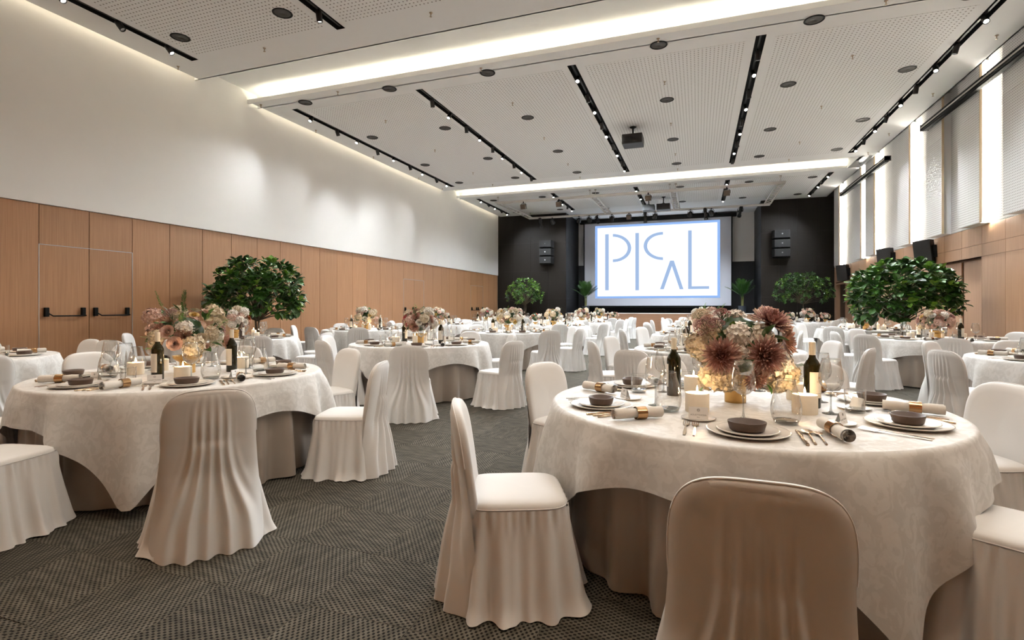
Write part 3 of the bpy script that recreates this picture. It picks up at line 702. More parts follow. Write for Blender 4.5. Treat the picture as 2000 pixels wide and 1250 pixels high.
# truss rectangle
def ladder(p, q, lab, w=0.24):
    p, q = Vector(p), Vector(q); d = (q - p); L = d.length; d.normalize(); n = Vector((-d.y, d.x, 0))
    t = thing('truss_beam', lab, 'truss', (p + q) / 2, 0, 'aluminium lighting truss')
    h = L / 2
    for sgn in (-1, 1): obj('chord', MB().tube([d * -h + n * sgn * w / 2, d * h + n * sgn * w / 2], 0.034, 8).build('chord', M['alu_warm']), t)
    k = int(L / 0.22); pts = []
    for i in range(k + 1): pts.append(d * (-h + L * i / k) + n * (w / 2 if i % 2 else -w / 2))
    mb = MB()
    for i in range(k): mb.tube([pts[i], pts[i + 1]], 0.013, 5, False)
    obj('lacing', mb.build('lacing', M['alu_warm']), t)
    return t
TZ = 5.80
ladder((-8.25, 21.1, TZ), (2.95, 21.1, TZ), 'long aluminium truss nearest camera, under the far ceiling bay')
ladder((-8.1, 25.2, TZ - .02), (2.95, 25.25, TZ - .02), 'long aluminium truss in front of the projection screen')
ladder((-8.13, 21.25, TZ), (-8.0, 25.05, TZ), 'leftmost short truss joining the two long ones')
ladder((-4.05, 21.25, TZ), (-4.05, 25.05, TZ), 'second short truss from left between the long ones')
ladder((-0.93, 21.25, TZ), (-0.93, 25.05, TZ), 'third short truss from left between the long ones')
ladder((2.83, 21.25, TZ), (2.83, 25.1, TZ), 'rightmost short truss joining the two long ones')
for i, (x, y) in enumerate([(-8.15, 21.1), (-4.15, 21.1), (-3.93, 21.1), (-1.04, 21.1), (-0.82, 21.1), (2.8, 21.1), (-8.0, 25.2), (-4.05, 25.2), (-0.93, 25.2), (2.8, 25.2)]):
    t = thing('truss_hanger', 'thin steel hanger above truss, %s from left on %s truss' % (ORD[i if i < 6 else i - 6], 'near' if i < 6 else 'far'), 'hanger', (x, y, TZ), 0, 'truss hangers')
    obj('rod', MB().tube([(0, 0, 0.0), (0, 0, CZ - TZ - 0.01)], 0.012, 6).build('rod', M['alu_warm']), t)
    obj('ceiling_cup', MB().lathe([(0.0, -0.05), (0.03, -0.05), (0.05, 0), (0, 0)], 12).build('ceiling_cup', M['alu_warm']), t, (0, 0, CZ - TZ - 0.005))
def stage_lamp(x, y, kind, tilt, rz, lab):
    t = thing('stage_lamp', lab, 'stage lamp', (x, y, TZ - 0.03), rz, 'stage lamps on the truss')
    obj('clamp', MB().tube([(0, 0, 0.05), (0, 0, -0.07)], 0.022, 8).build('clamp', M['black']), t)
    yk = MB().tube([(-0.12, 0, -0.22), (-0.12, 0, -0.12), (-0.07, 0, -0.06), (0.07, 0, -0.06), (0.12, 0, -0.12), (0.12, 0, -0.22)], 0.01, 6)
    obj('yoke', yk.build('yoke', M['black']), t)
    if kind == 'box':
        b = obj('body', bevbox('body', (-0.11, -0.08, -0.10), (0.11, 0.08, 0.10), pm('brown_lamp', (0.10, 0.065, 0.04), 0.5) if 'brown_lamp' not in bpy.data.materials else bpy.data.materials['brown_lamp'], 0.01), t, (0, 0, -0.20), (math.radians(tilt), 0, 0))
        obj('barn_door', boxm('barn_door', (-0.12, 0.08, -0.11), (0.12, 0.085, -0.10), M['black']), b)
    elif kind == 'par':
        b = obj('body', MB().lathe([(0, 0.10), (0.06, 0.10), (0.10, 0.04), (0.105, -0.10), (0.11, -0.14), (0.095, -0.14), (0.09, -0.06), (0, -0.06)], 18).build('body', M['blackm'], True, 40), t, (0, 0, -0.20), (math.radians(tilt), 0, 0))
        obj('lens', MB().lathe([(0, -0.10), (0.09, -0.10)], 16).build('lens', M['alu']), b)
    else:
        b = obj('body', MB().lathe([(0, 0.26), (0.05, 0.26), (0.075, 0.22), (0.08, 0.02), (0.06, 0.0), (0.06, -0.20), (0.085, -0.22), (0.085, -0.30), (0.07, -0.30), (0.07, -0.24), (0, -0.24)], 16).build('body', M['blackm'], True, 40), t, (0, 0, -0.22), (math.radians(tilt), 0, 0))
        obj('gobo_slot', bevbox('gobo_slot', (-0.10, -0.03, -0.02), (0.10, 0.03, 0.02), M['black'], 0.004), b)
for i, x in enumerate([-7.0, -5.45, -1.85, 1.0]): stage_lamp(x, 21.1, 'box', 20, 0, 'small brown box lamp, %s from left on the near truss' % ORD[i])
for i, (x, k, tl) in enumerate([(-7.45, 'prof', 35), (-6.85, 'par', 50), (-5.5, 'par', 60), (-5.0, 'par', 50), (-4.6, 'prof', -50), (-3.9, 'par', 30), (-3.1, 'box', 30), (-2.35, 'prof', 10), (-1.9, 'par', 40), (-0.35, 'par', 50), (0.3, 'prof', 15), (0.55, 'par', 45), (1.75, 'prof', -30)]):
    stage_lamp(x, 25.2, k, tl, rnd.uniform(-.6, .6), 'black stage lamp, %s from left on the far truss' % ORD[i])

# ------------------------------------------------------------------ covered chair
def resample_loop(hx, hy, p, n):
    t = np.linspace(0, 2 * PI, 2000, endpoint=False)
    c, s = np.cos(t), np.sin(t)
    x = hx * np.sign(c) * np.abs(c) ** (2 / p); y = hy * np.sign(s) * np.abs(s) ** (2 / p)
    d = np.r_[0, np.cumsum(np.hypot(np.diff(np.r_[x, x[0]]), np.diff(np.r_[y, y[0]])))]
    q = np.linspace(0, d[-1], n, endpoint=False)
    return np.interp(q, d, np.r_[x, x[0]]), np.interp(q, d, np.r_[y, y[0]])
SZ, BZ = 0.465, 0.865
def chair_meshes(seed):
    r = random.Random(seed)
    # seat
    n = 72; lx, ly = resample_loop(0.222, 0.225, 5.0, n)
    mb = MB(); vs = []
    for sc, z in ((0.002, SZ + .006), (0.45, SZ + .005), (0.75, SZ + .002), (0.92, SZ - .004), (0.985, SZ - .013), (1.0, SZ - .03), (1.0, SZ - .07)):
        for k in range(n): vs.append((lx[k] * sc, ly[k] * sc, z))
    mb.add(vs, grid_faces(7, n, True)); seat = mb.build('seat', M['fabric'])
    # piped seam round the seat
    seam = MB().tube([(lx[k] * 1.004, ly[k] * 1.004, SZ - .028) for k in range(n)] + [(lx[0] * 1.004, ly[0] * 1.004, SZ - .028)], 0.0028, 5, False).build('seam', M['fabric'])
    # skirt
    n = 224; lx, ly = resample_loop(0.225, 0.228, 5.0, n); nr = 18
    nx = np.roll(ly, -1) - np.roll(ly, 1); ny = -(np.roll(lx, -1) - np.roll(lx, 1)); L = np.hypot(nx, ny); nx /= L; ny /= L
    t = np.linspace(0, 2 * PI, n, endpoint=False)
    fold = np.zeros(n)
    for f, a in ((7, .5), (11, .9), (17, .8), (23, .45), (31, .2)): fold += a * np.sin(f * t + r.uniform(0, 6.28))
    fold /= 1.9; fold = np.sign(fold) * np.abs(fold) ** 0.8
    ruff = np.sin(46 * t + r.uniform(0, 6) + 1.2 * np.sin(5 * t)); ruff2 = np.sin(29 * t + r.uniform(0, 6))
    hem = np.sin(5 * t + r.uniform(0, 6)) * .5 + np.sin(13 * t + r.uniform(0, 6)) * .5
    vs = []
    for i in range(nr):
        q = i / (nr - 1); z = (SZ - .032) * (1 - q) + (0.004) * q
        off = 0.003 + 0.075 * q ** 1.25 + fold * (0.002 + 0.027 * q ** 0.9) + (ruff * .005 + ruff2 * .004) * math.exp(-((q - .07) / .10) ** 2)
        off = off + (0.012 * (hem + 1) * max(0, (q - .9) / .1))
        rear = np.clip((-ly - 0.17) / 0.05, 0, 1)
        off = off * (1 - 0.75 * rear)
        for k in range(n): vs.append((lx[k] + nx[k] * off[k], ly[k] + ny[k] * off[k], max(0.003, z + (0.004 * hem[k] + .003) * q)))
    skirt = MB().add(vs, grid_faces(nr, n, True)).build('skirt', M['fabric'])
    # backrest: pillow-shaped slab with rounded top
    def yb(z): return -0.205 - (z - 0.42) * 0.15 if z > 0.42 else -0.205
    out = []
    for k in range(37):
        a = PI * k / 36; c, s = math.cos(a), math.sin(a)
        out.append((0.222 * math.copysign(abs(c) ** (2 / 3.5), c), 0.615 + (BZ - 0.615) * abs(s) ** (2 / 3.5)))
    for z in np.linspace(0.56, 0.40, 5): out.append((-0.222 + (0.615 - z) * 0.06, z))
    for x in np.linspace(-0.15, 0.15, 5): out.append((x, 0.395))
    for z in np.linspace(0.40, 0.56, 5): out.append((0.222 - (0.615 - z) * 0.06, z))
    n = len(out); cz = 0.62; vs = []
    prof = [(0.003, .026), (0.5, .026), (0.8, .025), (0.93, .021), (0.985, .012), (1.0, .003), (1.0, -.012), (0.985, -.021), (0.93, -.027), (0.8, -.03), (0.5, -.031), (0.003, -.031)]
    for sc, dy in prof:
        for x, z in out:
            X = x * sc; Z = cz + (z - cz) * sc
            vs.append((X, yb(Z) + dy + 0.9 * X * X * 0.55, Z))
    back = MB().add(vs, grid_faces(len(prof), n, True)).build('backrest', M['fabric'])
    def ring(dy): return [(x * 1.003, yb(z) + dy + 0.9 * x * x * .55, cz + (z - cz) * 1.003) for x, z in out[:42]]
    pip = MB().tube(ring(-.017), 0.0034, 5, False).build('piping', M['fabric'])
    # gathered drape on the rear of the back, down to the floor
    ncol, nrow = 97, 46; vs = []
    ss = np.linspace(-1, 1, ncol); ph = r.uniform(0, 6); p2 = r.uniform(0, 6); GZ = 0.60
    def sm(x): x = min(1, max(0, x)); return x * x * (3 - 2 * x)
    for i in range(nrow):
        z = (BZ - .006) + (0.004 - (BZ - .006)) * i / (nrow - 1)
        if z > 0.615: hw = 0.222 * (1 - ((z - .615) / (BZ - .615)) ** 3.5) ** (1 / 3.5)
        else: hw = 0.221 + 0.062 * ((0.615 - z) / 0.61) ** 1.3
        for s_ in ss:
            edge = 1 - abs(s_) ** 9
            base = yb(max(z, .42)) - 0.020 - 0.014 * edge * sm((BZ - z) / .05) - (0.055 * (0.42 - z) / 0.42 if z < .42 else 0)
            pl = math.cos(2 * PI * s_ * 5.2 + 0.7 * math.sin(3 * s_ + ph)); pl = math.copysign(abs(pl) ** .6, pl)
            if z > GZ:
                g = sm((BZ - .05 - z) / (BZ - .05 - GZ))
                F = (0.002 + 0.017 * g) * (pl + 1) * .5 * math.exp(-(s_ / .44) ** 6) * sm((BZ - z) / .08)
                bl = 0.004 * g * edge
            else:
                g = (GZ - z) / GZ; o = sm(g / .06)
                wdt = 0.44 + 0.55 * g
                F = (0.018 + 0.026 * sm(g * 1.5)) * (math.cos(2 * PI * s_ * (5.2 - 2.6 * sm(g * 1.3)) + 0.7 * math.sin(3 * s_ + ph) + g * .9) + 1) * .5 * math.exp(-(s_ / wdt) ** 6) + 0.010 * g * math.sin(6 * s_ + p2)
                bl = 0.017 * o * math.exp(-(s_ / .42) ** 6) * (1 - .6 * g) + 0.025 * g * edge
            y = base - bl - F
            if z < .42: y += 0.09 * (0.42 - z) / 0.42 * abs(s_) ** 6
            vs.append((s_ * hw, y + 0.9 * (s_ * hw) ** 2 * 0.55, max(z, 0.003)))
    drape = MB().add(vs, grid_faces(nrow, ncol)).build('back_drape', M['fabric'])
    return seat, seam, skirt, back, pip, drape
CH = [chair_meshes(s) for s in (11, 23, 37)]
def chair(x, y, rz, label, v):
    t = thing('covered_chair', label, 'chair', (x, y, 0), rz, 'white covered banquet chairs')
    for nm, me in zip(('seat', 'seam', 'skirt', 'backrest', 'piping', 'back_drape'), CH[v % 3]):
        if nm in ('seam', 'piping') and math.hypot(x, y) > 13: continue
        obj(nm, me, t)
    return t

# ------------------------------------------------------------------ tables and cloths
table_top = MB().lathe([(0, TT - .006), (TR - .02, TT - .006), (TR - .012, TT - .012), (TR - .012, TT - .028), (0, TT - .028)], 48).build('tabletop', pm('plywood', (0.4, 0.28, 0.16), 0.7), True, 40)
leg_me = MB().tube([(0, 0, 0.0), (0, 0, TT - .028)], 0.018, 8).build('leg', M['blackm'])
def skirt_cloth(seed):
    r = random.Random(seed); n = 240; nr = 14; a = np.linspace(0, 2 * PI, n, endpoint=False)
    f = sum(w * np.sin(k * a + r.uniform(0, 6.28)) for k, w in ((9, .4), (15, .7), (23, 1.0), (31, .7))) / 1.7
    vs = []
    for i in range(nr):
        q = i / (nr - 1); z = (TT - .006) * (1 - q) + .012 * q
        R = TR - .05 + 0.02 * q + (f - .3) * 0.05 * q ** 0.6
        for k in range(n): vs.append((R[k] * math.cos(a[k]), R[k] * math.sin(a[k]), max(.004, z + .003 * f[k] * q)))
    return MB().add(vs, grid_faces(nr, n, True)).build('under_cloth', M['taupe'])
def over_cloth(seed):
    r = random.Random(seed); n = 320; a = np.linspace(0, 2 * PI, n, endpoint=False)
    H_ = CLOTH_HALF; rho = H_ / np.maximum(np.abs(np.cos(a)), np.abs(np.sin(a)))
    corner_r = 0.05; rho = np.minimum(rho, H_ * math.sqrt(2) - corner_r)
    hang = rho - TR
    f = sum(w * np.sin(k * a + r.uniform(0, 6.28)) for k, w in ((8, .5), (13, .9), (19, .8), (26, .4))) / 1.7
    # deeper folds either side of each corner
    ca = np.abs(((a - PI / 4) % (PI / 2)) - 0); ca = np.minimum(ca, PI / 2 - ca)
    f = f + 0.7 * np.cos(ca * 15) * np.exp(-(ca / .35) ** 2)
    f = np.maximum(f, -0.95)
    vs = []; uv = []
    rows = [('t', q) for q in (0.001, .25, .5, .72, .88, .96, .99)] + [('h', q) for q in np.linspace(0.0, 1, 22)]
    rim = 0.016
    for kind, q in rows:
        for k in range(n):
            c, s_ = math.cos(a[k]), math.sin(a[k])
            if kind == 't': R = (TR - rim) * q; z = TT; fl = R
            else:
                d = hang[k] * q
                if d < rim * 1.57:
                    th = d / rim; R = TR - rim + rim * math.sin(th); z = TT - rim + rim * math.cos(th)
                else:
                    dd = d - rim * 1.57
                    R = TR + 0.012 * min(1, dd / .08) + 0.035 * dd + (f[k] + 1.0) * (0.040 * (1 - math.exp(-dd / .25)) + 0.03 * dd)
                    z = TT - rim - dd * 0.985
                fl = TR + d
            vs.append((R * c, R * s_, z)); uv.append((fl * c, fl * s_))
    fs = grid_faces(len(rows), n, True)
    me = MB().add(vs, fs).build('tablecloth', M['damask'])
    ul = me.uv_layers.new(name='cloth')
    li = np.empty(len(me.loops), dtype=np.int32); me.loops.foreach_get('vertex_index', li)
    ul.data.foreach_set('uv', np.array(uv, dtype=np.float32)[li].ravel())
    return me
UC = [skirt_cloth(s) for s in (5, 6)]
OC = [over_cloth(s) for s in (8, 9, 10)]
ROWN = {0: 'by left wall', 1: 'left of aisle', 2: 'right of aisle', 3: 'by right wall'}
TABLES = []   # x, y, column, rank, cloth corner angle, chair list [(angle, radius)], settings phase
def T(x, y, col, rank, corner, chairs, sett=None): TABLES.append(dict(x=x, y=y, col=col, rank=rank, corner=corner, chairs=chairs, sett=sett, lab='%s table %s' % (['nearest', 'second', 'third', 'fourth', 'fifth', 'sixth'][rank], ROWN[col]), d=math.hypot(x, y)))
def ring7(ph, r0=1.32): return [(ph + 360 / 7 * k, r0 + rnd.uniform(-.04, .14)) for k in range(7)]
T(0.20, 3.25, 2, 0, -64, [(-137, 1.38, -20), (-92, 1.53), (-36, 1.20), (18, 1.27), (65, 1.34), (108, 1.36), (152, 1.26)], [-152, -90, -28, 20, 66, 105, 145])
T(-3.98, 3.17, 1, 0, -54, [(-83, 1.36), (-35, 1.63), (15, 1.38), (70, 1.27), (122, 1.32), (172, 1.3), (224, 1.32)], [-38, 12, 62, 112, 165, 216, -92])
T(-4.0, 7.05, 1, 1, -82, [(-64, 1.82), (-20, 1.60), (38, 1.22), (85, 1.3), (130, 1.3), (195, 1.22), (245, 1.3)])
T(0.22, 7.35, 2, 1, -110, [(-114, 1.85), (-155, 1.40), (160, 1.3), (112, 1.3), (60, 1.3), (16, 1.22), (-30, 1.46)])
T(3.87, 7.1, 3, 0, -145, [(-157, 1.40), (136, 1.22), (90, 1.3), (40, 1.3), (-10, 1.3), (-60, 1.3), (-108, 1.35)])
T(3.87, 10.95, 3, 1, -165, [(-105, 1.80), (-174, 1.32), (-140, 1.50), (125, 1.3), (75, 1.3), (25, 1.3), (-40, 1.35)])
T(-7.75, 3.2, 0, 0, 5, ring7(-12))
T(-7.75, 7.1, 0, 1, -70, [(-80, 2.15), (-32, 1.45), (10, 1.5), (52, 1.4), (110, 1.3), (160, 1.3), (-140, 1.35)])
T(-7.75, 11.0, 0, 2, -80, [(-98, 1.45), (-60, 1.55), (-20, 1.5), (35, 1.35), (90, 1.3), (150, 1.35), (-150, 1.45)])
T(-7.75, 14.9, 0, 3, -60, ring7(-70)); T(-7.75, 18.8, 0, 4, -90, ring7(-45)); T(-7.75, 22.5, 0, 5, -90, ring7(-60))
T(-4.0, 11.0, 1, 2, -75, [(-48, 1.85), (-14, 1.5), (35, 1.3), (85, 1.3), (140, 1.35), (-170, 1.4), (-95, 1.5)])
T(-4.0, 14.9, 1, 3, -20, [(-70, 1.5), (-25, 1.5), (25, 1.4), (75, 1.3), (125, 1.3), (178, 1.35), (-122, 1.4)])
T(-4.0, 18.8, 1, 4, -70, ring7(-25)); T(-4.0, 22.4, 1, 5, -80, ring7(-10))
T(0.15, 11.0, 2, 2, -100, ring7(-160)); T(0.15, 14.9, 2, 3, -100, ring7(-150)); T(0.15, 18.8, 2, 4, -100, ring7(-165)); T(0.15, 22.4, 2, 5, -100, ring7(-140))
T(3.85, 14.95, 3, 2, -130, [(-170, 1.4), (-125, 1.5), (-55, 1.45), (0, 1.3), (45, 1.3), (92, 1.3), (140, 1.35)])
T(3.78, 21.8, 3, 3, -100, ring7(-120))
SECT = ['near', 'near-right', 'right', 'far-right', 'far', 'far-left', 'left', 'near-left']
def sector(tb, ang):
    to_cam = math.degrees(math.atan2(-tb['y'], -tb['x']))
    return SECT[int(((ang - to_cam) % 360 + 22.5) // 45) % 8]
for i, tb in enumerate(TABLES):
    x, y = tb['x'], tb['y']; L = tb['lab']
    t = thing('round_table', 'round banquet table hidden under cloths, %s' % L, 'table', (x, y, 0), rnd.uniform(0, 6), 'round banquet tables')
    obj('tabletop', table_top, t)
    for a in range(4): obj('leg', leg_me, t, (0.6 * math.cos(a * PI / 2), 0.6 * math.sin(a * PI / 2), 0))
    tag(obj('under_tablecloth', UC[i % 2], None, (x, y, 0), (0, 0, rnd.uniform(0, 6))), 'floor-length taupe satin cloth under the white one on %s' % L, 'tablecloth', 'taupe under tablecloths')
    tag(obj('tablecloth', OC[i % 3], None, (x, y, 0), (0, 0, math.radians(tb['corner'] - 45))), 'square white damask cloth with hanging corners on %s' % L, 'tablecloth', 'white damask tablecloths')
    used = set()
    for j, ch in enumerate(tb['chairs']):
        a, r = ch[:2]; tw = math.radians(ch[2]) if len(ch) > 2 else rnd.uniform(-.06, .06)
        ar = math.radians(a); s = sector(tb, a)
        if s in used:
            for alt in SECT:
                d = (SECT.index(alt) - SECT.index(s)) % 8
                if alt not in used and d in (1, 7): s = alt; break
            else: s = next(q for q in SECT if q not in used)
        used.add(s)
        chair(x + r * math.cos(ar), y + r * math.sin(ar), ar + PI / 2 + tw, 'white cloth-covered chair on %s side of %s' % (s, L), i + j)

# ------------------------------------------------------------------ tableware meshes
charger = MB().lathe([(0.0, 0.006), (0.105, 0.006), (0.118, 0.008), (0.160, 0.017), (0.168, 0.019), (0.170, 0.0165), (0.160, 0.011), (0.118, 0.0), (0.0, 0.0)], 40).build('charger_plate', M['china'])
sideplate = MB().lathe([(0.0, 0.005), (0.082, 0.005), (0.092, 0.007), (0.120, 0.016), (0.125, 0.0165), (0.126, 0.014), (0.117, 0.009), (0.090, 0.0), (0.0, 0.0)], 36).build('small_plate', M['china'])
saucer = MB().lathe([(0.0, 0.004), (0.055, 0.004), (0.078, 0.012), (0.081, 0.010), (0.060, 0.0), (0.0, 0.0)], 30).build('bread_plate', M['china'])
bowl_me = MB().lathe([(0.0, 0.0), (0.058, 0.0), (0.066, 0.006), (0.074, 0.036), (0.074, 0.041), (0.069, 0.041), (0.062, 0.010), (0.0, 0.007)], 36, sx=1.06, sy=0.92).build('sauce_bowl', M['bowl'])
def napkin_meshes(seed):
    r = random.Random(seed); mb = MB(); L = 0.25; n = 110; nl = 10; vs = []
    for i in range(nl):
        x = -L / 2 + L * i / (nl - 1); pinch = 1 - 0.16 * math.exp(-((x - 0.0) / .05) ** 2)
        for k in range(n):
            th = 2 * PI * 5.6 * k / (n - 1); rad = (0.003 + 0.0265 * k / (n - 1)) * pinch * (1 + .04 * math.sin(9 * x * 10 + th))
            vs.append((x + .004 * math.sin(th * .5) * (1 if abs(x) > .1 else .3), rad * math.cos(th), 0.031 + rad * 0.97 * math.sin(th)))
    mb.add(vs, grid_faces(nl, n)); roll = mb.build('cloth_roll', M['napkin'])
    R0 = 0.0285
    ring = MB().lathe([(R0, -0.026), (R0 + .0025, -0.026), (R0 + .0025, 0.026), (R0, 0.026), (R0, -0.026)], 28).build('napkin_ring', M['bronze'], True, 40)
    return roll, ring
NAP = [napkin_meshes(s) for s in (1, 2)]
def fork_mesh():
    mb = MB()
    mb.add([(-.004, -.10, .003), (.004, -.10, .003), (.0055, -.06, .004), (-.0055, -.06, .004), (-.003, .01, .006), (.003, .01, .006), (-.003, .045, .006), (.003, .045, .006), (-.011, .062, .004), (.011, .062, .004), (-.012, .075, .005), (.012, .075, .005)],
           [(0, 1, 2, 3), (3, 2, 5, 4), (4, 5, 7, 6), (6, 7, 9, 8), (8, 9, 11, 10)])
    for k in range(4):
        x = -.0105 + k * .007
        mb.add([(x - .0016, .075, .005), (x + .0016, .075, .005), (x + .001, .115, .009), (x - .001, .115, .009)], [(0, 1, 2, 3)])
    v = mb.v[:]; mb.add([(x, y, z - .0018) for x, y, z in v], [tuple(reversed(f)) for f in mb.f[:]])
    return mb.build('fork', M['cutlery'])
def spoon_mesh(s=1.0):
    mb = MB()
    mb.tube([(0, -.10 * s, .003), (0, -.06 * s, .004), (0, 0, .006), (0, .045 * s, .006)], [.005 * s, .0045 * s, .003 * s, .003 * s], 6)
    vs = []; nr, nc = 7, 14
    for i in range(nr):
        q = i / (nr - 1)
        for k in range(nc):
            a = 2 * PI * k / nc; vs.append((.019 * s * q * math.cos(a), (.075 + .031 * q * math.sin(a)) * s, .002 + .006 * q * q))
    mb.add(vs, grid_faces(nr, nc, True)); return mb.build('spoon', M['cutlery'])
def knife_mesh():
    mb = MB()
    mb.tube([(0, -.11, .003), (0, -.07, .004), (0, -.01, .004)], [.006, .0065, .0045], 8)
    mb.box((-.001, -.012, .001), (.001, .02, .007))
    o = [(-.002, -.01), (.006, -.005), (.010, .03), (.009, .08), (.002, .11), (-.004, .10), (-.004, 0.0)]
    n = len(o); mb.add([(x, y, .005) for x, y in o] + [(x, y, .0035) for x, y in o], [tuple(range(n)), tuple(reversed(range(n, 2 * n)))] + [(i, (i + 1) % n, n + (i + 1) % n, n + i) for i in range(n)])
    return mb.build('knife', M['cutlery'])
FORK, SPOON, TSPOON, KNIFE = fork_mesh(), spoon_mesh(1.0), spoon_mesh(.82), knife_mesh()
wg_bowl = MB().lathe([(0.010, 0.118), (0.030, 0.128), (0.050, 0.150), (0.057, 0.176), (0.054, 0.215), (0.045, 0.262), (0.041, 0.282), (0.0395, 0.282)], 28).build('bowl', M['glass'])
wg_stem = MB().lathe([(0.0, 0.0), (0.040, 0.0), (0.041, 0.002), (0.016, 0.006), (0.006, 0.014), (0.0042, 0.04), (0.0042, 0.09), (0.007, 0.112), (0.012, 0.121), (0.0, 0.121)], 20).build('stem', M['glass_base'])
wg_wire = MB().tube([(0.041 * math.cos(a), 0.041 * math.sin(a), 0.282) for a in np.linspace(0, 2 * PI, 29)], 0.0011, 5, False).build('rim', M['glass_base'])
car_body = MB().lathe([(0.046, 0.010), (0.060, 0.022), (0.067, 0.055), (0.066, 0.090), (0.054, 0.145), (0.042, 0.185), (0.040, 0.205)], 28).build('wall', M['glass'])
car_base = MB().lathe([(0.0, 0.0), (0.044, 0.0), (0.052, 0.006), (0.056, 0.018), (0.040, 0.016), (0.0, 0.014)], 28).build('base', M['glass_base'])
car_rim = MB().tube([(0.040 * math.cos(a), 0.040 * math.sin(a), 0.205) for a in np.linspace(0, 2 * PI, 25)], 0.0014, 5, False).build('rim', M['glass_base'])
tum_body = MB().lathe([(0.043, 0.008), (0.047, 0.02), (0.049, 0.07), (0.050, 0.115)], 24).build('wall', M['glass'])
tum_base = MB().lathe([(0.0, 0.0), (0.042, 0.0), (0.045, 0.006), (0.046, 0.022), (0.03, 0.018), (0.0, 0.017)], 24).build('base', M['glass_base'])
tum_rim = MB().tube([(0.05 * math.cos(a), 0.05 * math.sin(a), 0.115) for a in np.linspace(0, 2 * PI, 25)], 0.0013, 5, False).build('rim', M['glass_base'])
candle_body = MB().lathe([(0.0, 0.0), (0.058, 0.0), (0.060, 0.003), (0.060, 0.094), (0.057, 0.098), (0.050, 0.096), (0.0, 0.090)], 28).build('wax', M['wax'], True, 50)
candle_tall = MB().lathe([(0.0, 0.0), (0.036, 0.0), (0.037, 0.003), (0.037, 0.128), (0.035, 0.131), (0.029, 0.130), (0.0, 0.125)], 22).build('wax', M['wax'], True, 50)
wick_me = MB().tube([(0, 0, 0), (0.001, 0, .012)], 0.0012, 5).build('wick', M['wick'])
flame_me = MB().lathe([(0.0, 0.0), (0.0042, 0.006), (0.0050, 0.012), (0.0036, 0.024), (0.0012, 0.034), (0.0, 0.038)], 10).build('flame', M['flame'])
BP = [(0.0, 0.0), (0.040, 0.0), (0.042, 0.004), (0.042, 0.215), (0.040, 0.232), (0.030, 0.252), (0.018, 0.270), (0.0155, 0.285), (0.0155, 0.350), (0.0, 0.350)]
bot = {c: MB().lathe(BP, 26).build('glass_body', M[c], True, 50) for c in ('bottle', 'bottle_red')}
capsule = MB().lathe([(0.0165, 0.285), (0.0168, 0.352), (0.0165, 0.356), (0.0, 0.356)], 18).build('capsule', M['capsule'])
def label_mesh(z0, z1, a0, a1, R, mat, n=14):
    vs = []
    for z in (z0, z1):
        for i in range(n + 1):
            a = a0 + (a1 - a0) * i / n; vs.append((R * math.cos(a), R * math.sin(a), z))
    return MB().add(vs, grid_faces(2, n + 1)).build('paper_label', mat)
blabel = label_mesh(0.055, 0.195, -1.15, 1.15, 0.0426, M['label'])
def text_mesh(body, size, mat, name='lettering'):
    cu = bpy.data.curves.new(name, 'FONT'); cu.body = body; cu.size = size; cu.align_x = 'CENTER'; cu.extrude = 0.0002
    o = bpy.data.objects.new(name, cu); COL.objects.link(o)
    dg = bpy.context.evaluated_depsgraph_get(); me = bpy.data.meshes.new_from_object(o.evaluated_get(dg))
    bpy.data.objects.remove(o); me.materials.clear(); me.materials.append(mat); return me
card_me = MB().add([(-.045, -.012, 0), (.045, -.012, 0), (.045, 0.0, .058), (-.045, 0.0, .058), (.045, .02, 0), (-.045, .02, 0)], [(0, 1, 2, 3), (3, 2, 4, 5)]).build('folded_card', M['paper'], False)
card_name = text_mesh('AOUSTTIUOSIA', 0.0105, M['ink'])
card_small = text_mesh('Mica', 0.007, M['ink'])
emblem_me = MB().tube([(0.006 * math.cos(a), 0.006 * math.sin(a), 0) for a in np.linspace(0, 2 * PI, 19)], 0.0008, 4, False).tube([(-.004, 0, 0), (.004, 0, 0)], .0008, 4).build('emblem', M['ink'])

for q in (FORK, SPOON, TSPOON, KNIFE): q.transform(Matrix.Scale(1.22, 4))
def place(kind, me_parts, loc, rz, label, cat, group, rx=0.0):
    """a small thing; me_parts = [(part, mesh, offset z)] or one mesh"""
    if not isinstance(me_parts, list):
        o = tag(obj(kind, me_parts, None, loc, (rx, 0, rz)), label, cat, group); return o
    t = thing(kind, label, cat, loc, rz, group)
    for nm, me, off in me_parts: obj(nm, me, t, off if isinstance(off, tuple) else (0, 0, off))
    return t
def wine_bottle(x, y, rz, lab, c='bottle'):
    t = thing('wine_bottle', lab, 'bottle', (x, y, TT), rz, 'wine bottles on the tables')
    obj('glass_body', bot[c], t); obj('capsule', capsule, t); lb = obj('paper_label', blabel, t)
    return t, lb
CANDLE_LIGHT = bpy.data.lights.new('candle_flame', 'POINT'); CANDLE_LIGHT.energy = 0.8; CANDLE_LIGHT.color = (1.0, 0.66, 0.34); CANDLE_LIGHT.shadow_soft_size = 0.012
def candle(x, y, lab, tall=False, light=False):
    t = thing('pillar_candle', lab, 'candle', (x, y, TT), rnd.uniform(0, 6), 'lit candles on the tables')
    obj('wax', candle_tall if tall else candle_body, t)
    z = 0.125 if tall else 0.090
    w = obj('wick', wick_me, t, (0, 0, z)); obj('flame', flame_me, t, (0, 0, z + .008))
    if light:
        l = bpy.data.objects.new('candle_glow', CANDLE_LIGHT); COL.objects.link(l); l.location = (0, 0, z + .035); l.parent = t
